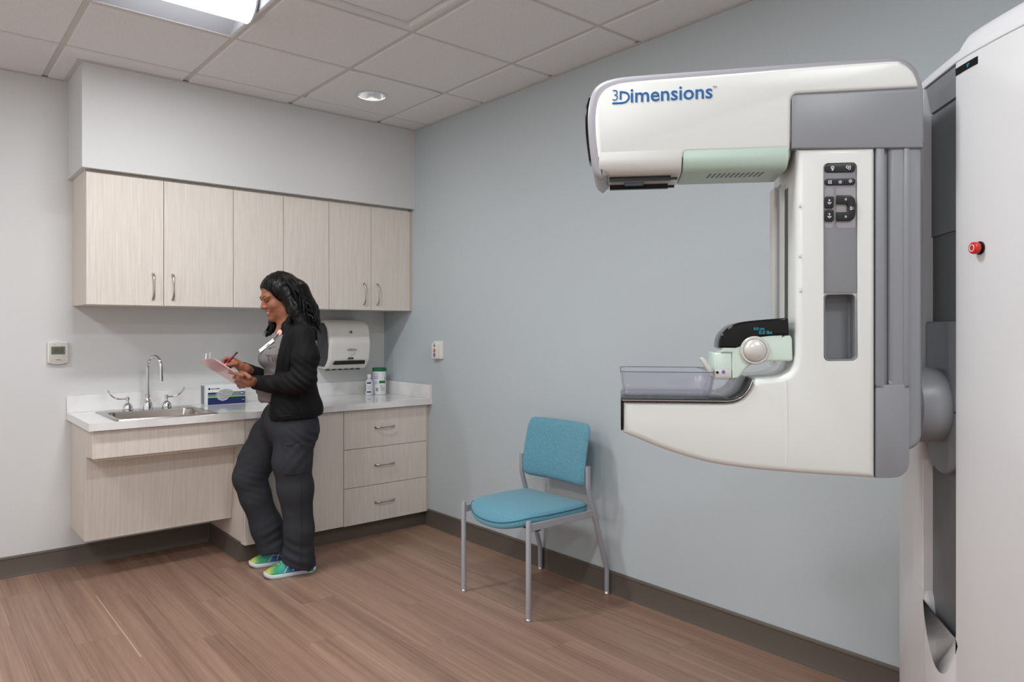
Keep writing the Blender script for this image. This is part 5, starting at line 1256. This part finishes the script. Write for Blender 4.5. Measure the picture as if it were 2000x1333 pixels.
for k in range(10):     # far side, under the chin
    a = Vector((-0.0949,0.085,1.4635))+Vector((rg.uniform(-0.02,0.02), rg.uniform(-0.02,0.02), 0)); e = Vector((-0.1384,0.07,1.295))+Vector((rg.uniform(-0.025,0.035), rg.uniform(-0.02,0.02), rg.uniform(-0.015,0.02)))
    Lk.append(lock([a, a.lerp(e, 0.35)+Vector((0.012,0,0)), a.lerp(e, 0.7), e], rg.uniform(0.003,0.006), rg.uniform(1,2), 0.008, 50+k))
for k in range(16):     # loose curls along the back
    t = k/15; a = Vector((0.1036,-0.02,1.5183)).lerp(Vector((0.1398,-0.03,1.379)), t)+Vector((0, rg.uniform(-0.05,0.03), 0))
    e = a+Vector((rg.uniform(0.012,0.03), rg.uniform(-0.02,0.02), -rg.uniform(0.05,0.09)))
    Lk.append(lock([a-Vector((0.02,0,0)), a.lerp(e, 0.4)+Vector((0.01,0,0)), e], rg.uniform(0.003,0.006), rg.uniform(0.8,1.6), 0.012, 300+k))
for e_, r in (((0.1675,-0.03,1.4484), 0.0022), ((0.1536,-0.05,1.4588), 0.002), ((0.184,-0.05,1.3538), 0.003), ((-0.1492,0.06,1.295), 0.002)):
    a = Vector((0.1066,-0.05,1.4892)) if e_[0] > 0 else Vector((-0.1071,0.07,1.3804)); e = Vector(e_)
    Lk.append(lock([a, a.lerp(e, 0.5)+Vector((0.008,0,-0.02)), e], r, 1.5, 0.006, 90))
for bm in Lk: obj('hair_lock', bm, 'hair', hair, sharp=0)
# --- badge reel, tag and necklace
def pin(p, off=0.004):
    hit = bs.find_nearest(Vector(p)); return hit[0]+hit[1]*off
c = pin((-0.0181,-0.1,1.3071), 0.008); nrm = Vector((-0.5, -0.85, 0.12)).normalized()
def disc(r, th, c, n):
    bm = lathe(B(), [(r*0.9, -th), (r, -th*0.4), (r, th*0.4), (r*0.9, th)], (0,0,0), 'z', 24); bm.transform(Matrix.Translation(c) @ n.to_track_quat('Z', 'Y').to_matrix().to_4x4()); return bm
reel = obj('badge_reel', disc(0.0165, 0.004, c, nrm), 'badge_pink', pers, label='round pink badge reel')
a = pin((-0.0415,-0.12,1.2692), 0.010); b = pin((-0.1066,-0.12,1.2123), 0.010)
ax_ = (b-a).normalized(); nn = (nrm-ax_*nrm.dot(ax_)).normalized(); sd = ax_.cross(nn)
bm = B(); box(bm, -0.0, (b-a).length+0.008, -0.0095, 0.0095, -0.0012, 0.0012)
bm.transform(Matrix(((ax_.x, sd.x, nn.x, a.x), (ax_.y, sd.y, nn.y, a.y), (ax_.z, sd.z, nn.z, a.z), (0,0,0,1))))
bd = obj('name_badge', bm, 'paper', pers, smooth=False, label='white name badge')
bm = B(); box(bm, 0.03, 0.052, -0.0065, -0.002, -0.0016, 0.0016); bm.transform(Matrix(((ax_.x, sd.x, nn.x, a.x), (ax_.y, sd.y, nn.y, a.y), (ax_.z, sd.z, nn.z, a.z), (0,0,0,1))))
obj('badge_print', bm, 'ink', bd, smooth=False)
obj('badge_strap', tube(B(), [c, c.lerp(a, 0.5)+nrm*0.002, a+ax_*0.006], 0.0022, 6), 'ink', bd)
obj('necklace', tube(B(), crv([pin((0.0001,-0.08,1.3289)), pin((-0.0104,-0.09,1.3207)), pin((-0.03,-0.08,1.3289))], 4), 0.0012, 6), 'nickel', pers)
# --- shoes
def shoe(toe, heel, name):
    toe = Vector(toe); heel = Vector(heel); ax_ = (heel-toe); Ln = 0.275; ax_.z = 0; ax_.normalize(); side = Vector((0,0,1)).cross(ax_)
    def Q(s, y, z): p = toe+ax_*(s*Ln)+side*y; return (p.x, p.y, z)
    prof = [(0.0,0.012),(0.03,0.026),(0.1,0.039),(0.2,0.046),(0.32,0.049),(0.45,0.044),(0.6,0.037),(0.75,0.036),(0.88,0.035),(0.96,0.028),(1.0,0.012)]
    ol = [(s*Ln, wv) for s, wv in prof]+[(s*Ln, -wv) for s, wv in prof[::-1]]
    P = crv(ol+[ol[0]], 3)[:-1]
    mp = lambda a, b, wv: Q(a/Ln, b, wv+0.012*max(0, 0.12-a/Ln)/0.12+0.010*max(0, (a/Ln-0.9)/0.1))
    # knit upper
    bm = B(); rings = []; zt = [(0,0.030),(0.05,0.040),(0.12,0.049),(0.22,0.058),(0.32,0.072),(0.42,0.096),(0.52,0.114),(0.65,0.118),(0.8,0.110),(0.9,0.104),(0.96,0.096),(1.0,0.078)]
    for k in range(25):
        s = 0.012+0.975*k/24; hw = np.interp(s, [p[0] for p in prof], [p[1] for p in prof])*0.96; z = np.interp(s, [p[0] for p in zt], [p[1] for p in zt])
        ring = []
        for j in range(15):
            t = PI*j/14; y = hw*math.copysign(abs(math.cos(t))**0.75, math.cos(t)); ring.append(bm.verts.new(Q(s, y, 0.018+(z-0.018)*math.sin(t)**0.8)))
        rings.append(ring)
    for a, b in zip(rings, rings[1:]):
        for j in range(14): bm.faces.new((a[j], a[j+1], b[j+1], b[j]))
    bm.faces.new(rings[0]); bm.faces.new(rings[-1][::-1])
    sh = obj(name, bm, 'shoe_knit', pers, sharp=0)
    obj('midsole', prism(B(), P, 0.005, 0.024, mp, 0.004, 3), 'sole_white', sh)
    obj('outsole', prism(B(), inset(P if area2(P) > 0 else P[::-1], 0.004), 0.0008, 0.0075, mp, 0.001, 1), 'sole_blue', sh)
    obj('heel_cup', prism(B(), [(a*Ln, b) for a, b in ((0.8,0.037),(0.92,0.034),(0.985,0.022),(1.012,0),(0.985,-0.022),(0.92,-0.034),(0.8,-0.037))], 0.008, 0.024, mp, 0.003, 2), 'sole_green', sh)
    near = 1 if Vector(side).y < 0 else -1
    def S_(s, z):
        hw = np.interp(s, [p[0] for p in prof], [p[1] for p in prof])*0.96; zz = np.interp(s, [p[0] for p in zt], [p[1] for p in zt]); t = math.asin(min(1, max(0, (z-0.02)/(zz-0.02)))**1.25)
        y = hw*abs(math.cos(t))**0.75; return Q(s, near*(y+0.001), z)
    for pts in (((0.36,0.028),(0.42,0.055),(0.50,0.078)), ((0.52,0.030),(0.55,0.052),(0.58,0.080)), ((0.44,0.062),(0.54,0.056),(0.66,0.046)), ((0.47,0.074),(0.57,0.068),(0.67,0.060))):
        obj('side_stripe', tube(B(), [S_(a, b) for a, b in crv(pts, 5)], 0.0024, 6), 'sole_white' if name == 'shoe' else 'sole_white', sh)
    for k in range(4):
        s = 0.27+k*0.055; z = np.interp(s, [p[0] for p in zt], [p[1] for p in zt])+0.001
        obj('lace', tube(B(), crv([Q(s, -0.018, z-0.006), Q(s+0.01, 0, z+0.001), Q(s, 0.018, z-0.006)], 4), 0.0022, 6), 'lace', sh)
    return sh
shoe((-0.1038,-0.1044,0), (0.1038,0.009,0), 'shoe')
th = np.array((0.1038,0.009,0))-np.array((-0.1038,-0.1044,0)); tf = np.array((-0.2491,0.0769,0))
shoe(tuple(tf), tuple(tf+th), 'shoe')
# ------------------------------------------------------------------ clipboard and pen in her hands
Rz = Matrix.Translation(PP) @ Matrix.Rotation(-0.7044, 4, 'Z')
TRn, BRn, TLn = Vector((-0.3087,-0.26,1.1798)), Vector((-0.1256,-0.12,1.0197)), Vector((-0.4472,-0.085,1.151))
ey = (TRn-BRn); LY_ = ey.length; ey.normalize(); ex = (TRn-TLn); ex = (ex-ey*ex.dot(ey)); LX = ex.length; ex.normalize(); ez = ex.cross(ey)
if ez.dot(Vector((-0.3805,-0.4352,-0.816))) > 0: flip = -1
else: flip = 1
O0 = TRn-ex*LX-ey*LY_
CM = Matrix(((ex.x, ey.x, ez.x*flip, O0.x), (ex.y, ey.y, ez.y*flip, O0.y), (ex.z, ey.z, ez.z*flip, O0.z), (0,0,0,1)))
# board frame: x across, y up the sheet, +z = writing side (away from the viewer)
cb = thing('clipboard', 'pink clipboard with white paper held in the woman\'s hands', 'clipboard', tuple((Rz @ CM).translation), 0)
ROOTS[cb] = Matrix.Translation((Rz @ CM).translation).inverted()
def cbobj(name, bm, m, par=cb): bm.transform(Rz @ CM); return obj(name, bm, m, par)
cbobj('board', prism(B(), rnd([(0,0),(LX,0),(LX,LY_),(0,LY_)], 0.012, 4), -0.0015, 0.0015, XY, 0.0008, 1), 'board_pink')
cbobj('paper', box(B(), 0.006, LX-0.002, 0.012, LY_-0.02, 0.0018, 0.0035), 'paper')
clp = cbobj('clip', box(B(), LX*0.5-0.055, LX*0.5+0.055, LY_-0.034, LY_-0.008, 0.0036, 0.011, 0.002, 1), 'chrome')
bm = B(); tube(bm, [(LX*0.5-0.03,LY_-0.010,0.008),(LX*0.5-0.03,LY_+0.006,0.036),(LX*0.5+0.03,LY_+0.006,0.036),(LX*0.5+0.03,LY_-0.010,0.008)], 0.0032, 8); cbobj('clip_lever', bm, 'chrome', clp)
bm = B(); tube(bm, [(LX*0.5-0.05,LY_-0.012,0.010),(LX*0.5+0.05,LY_-0.012,0.010)], 0.005, 10); cbobj('clip_spring', bm, 'chrome', clp)
p0, p1 = Vector((-0.2234,-0.155,1.2079)), Vector((-0.2839,-0.185,1.1369))
pn = thing('pen', 'dark red pen in the woman\'s right hand', 'pen', tuple(Rz @ p1), 0)
def pobj(name, a, b, r, m, par=None):
    n_ = len(r); pts = [Rz @ p1.lerp(p0, a+(b-a)*k/(n_-1)) for k in range(n_)]; return obj(name, tube(B(), pts, r, 12), m, par or pn)
pobj('barrel', 0.06, 0.84, [0.0042,0.0052,0.0052,0.005], 'pen_body')
pobj('tip', -0.02, 0.06, [0.0008,0.0025,0.0042], 'black_plastic')
pobj('end_cap', 0.84, 1.0, [0.005,0.0046,0.003], 'black_plastic')
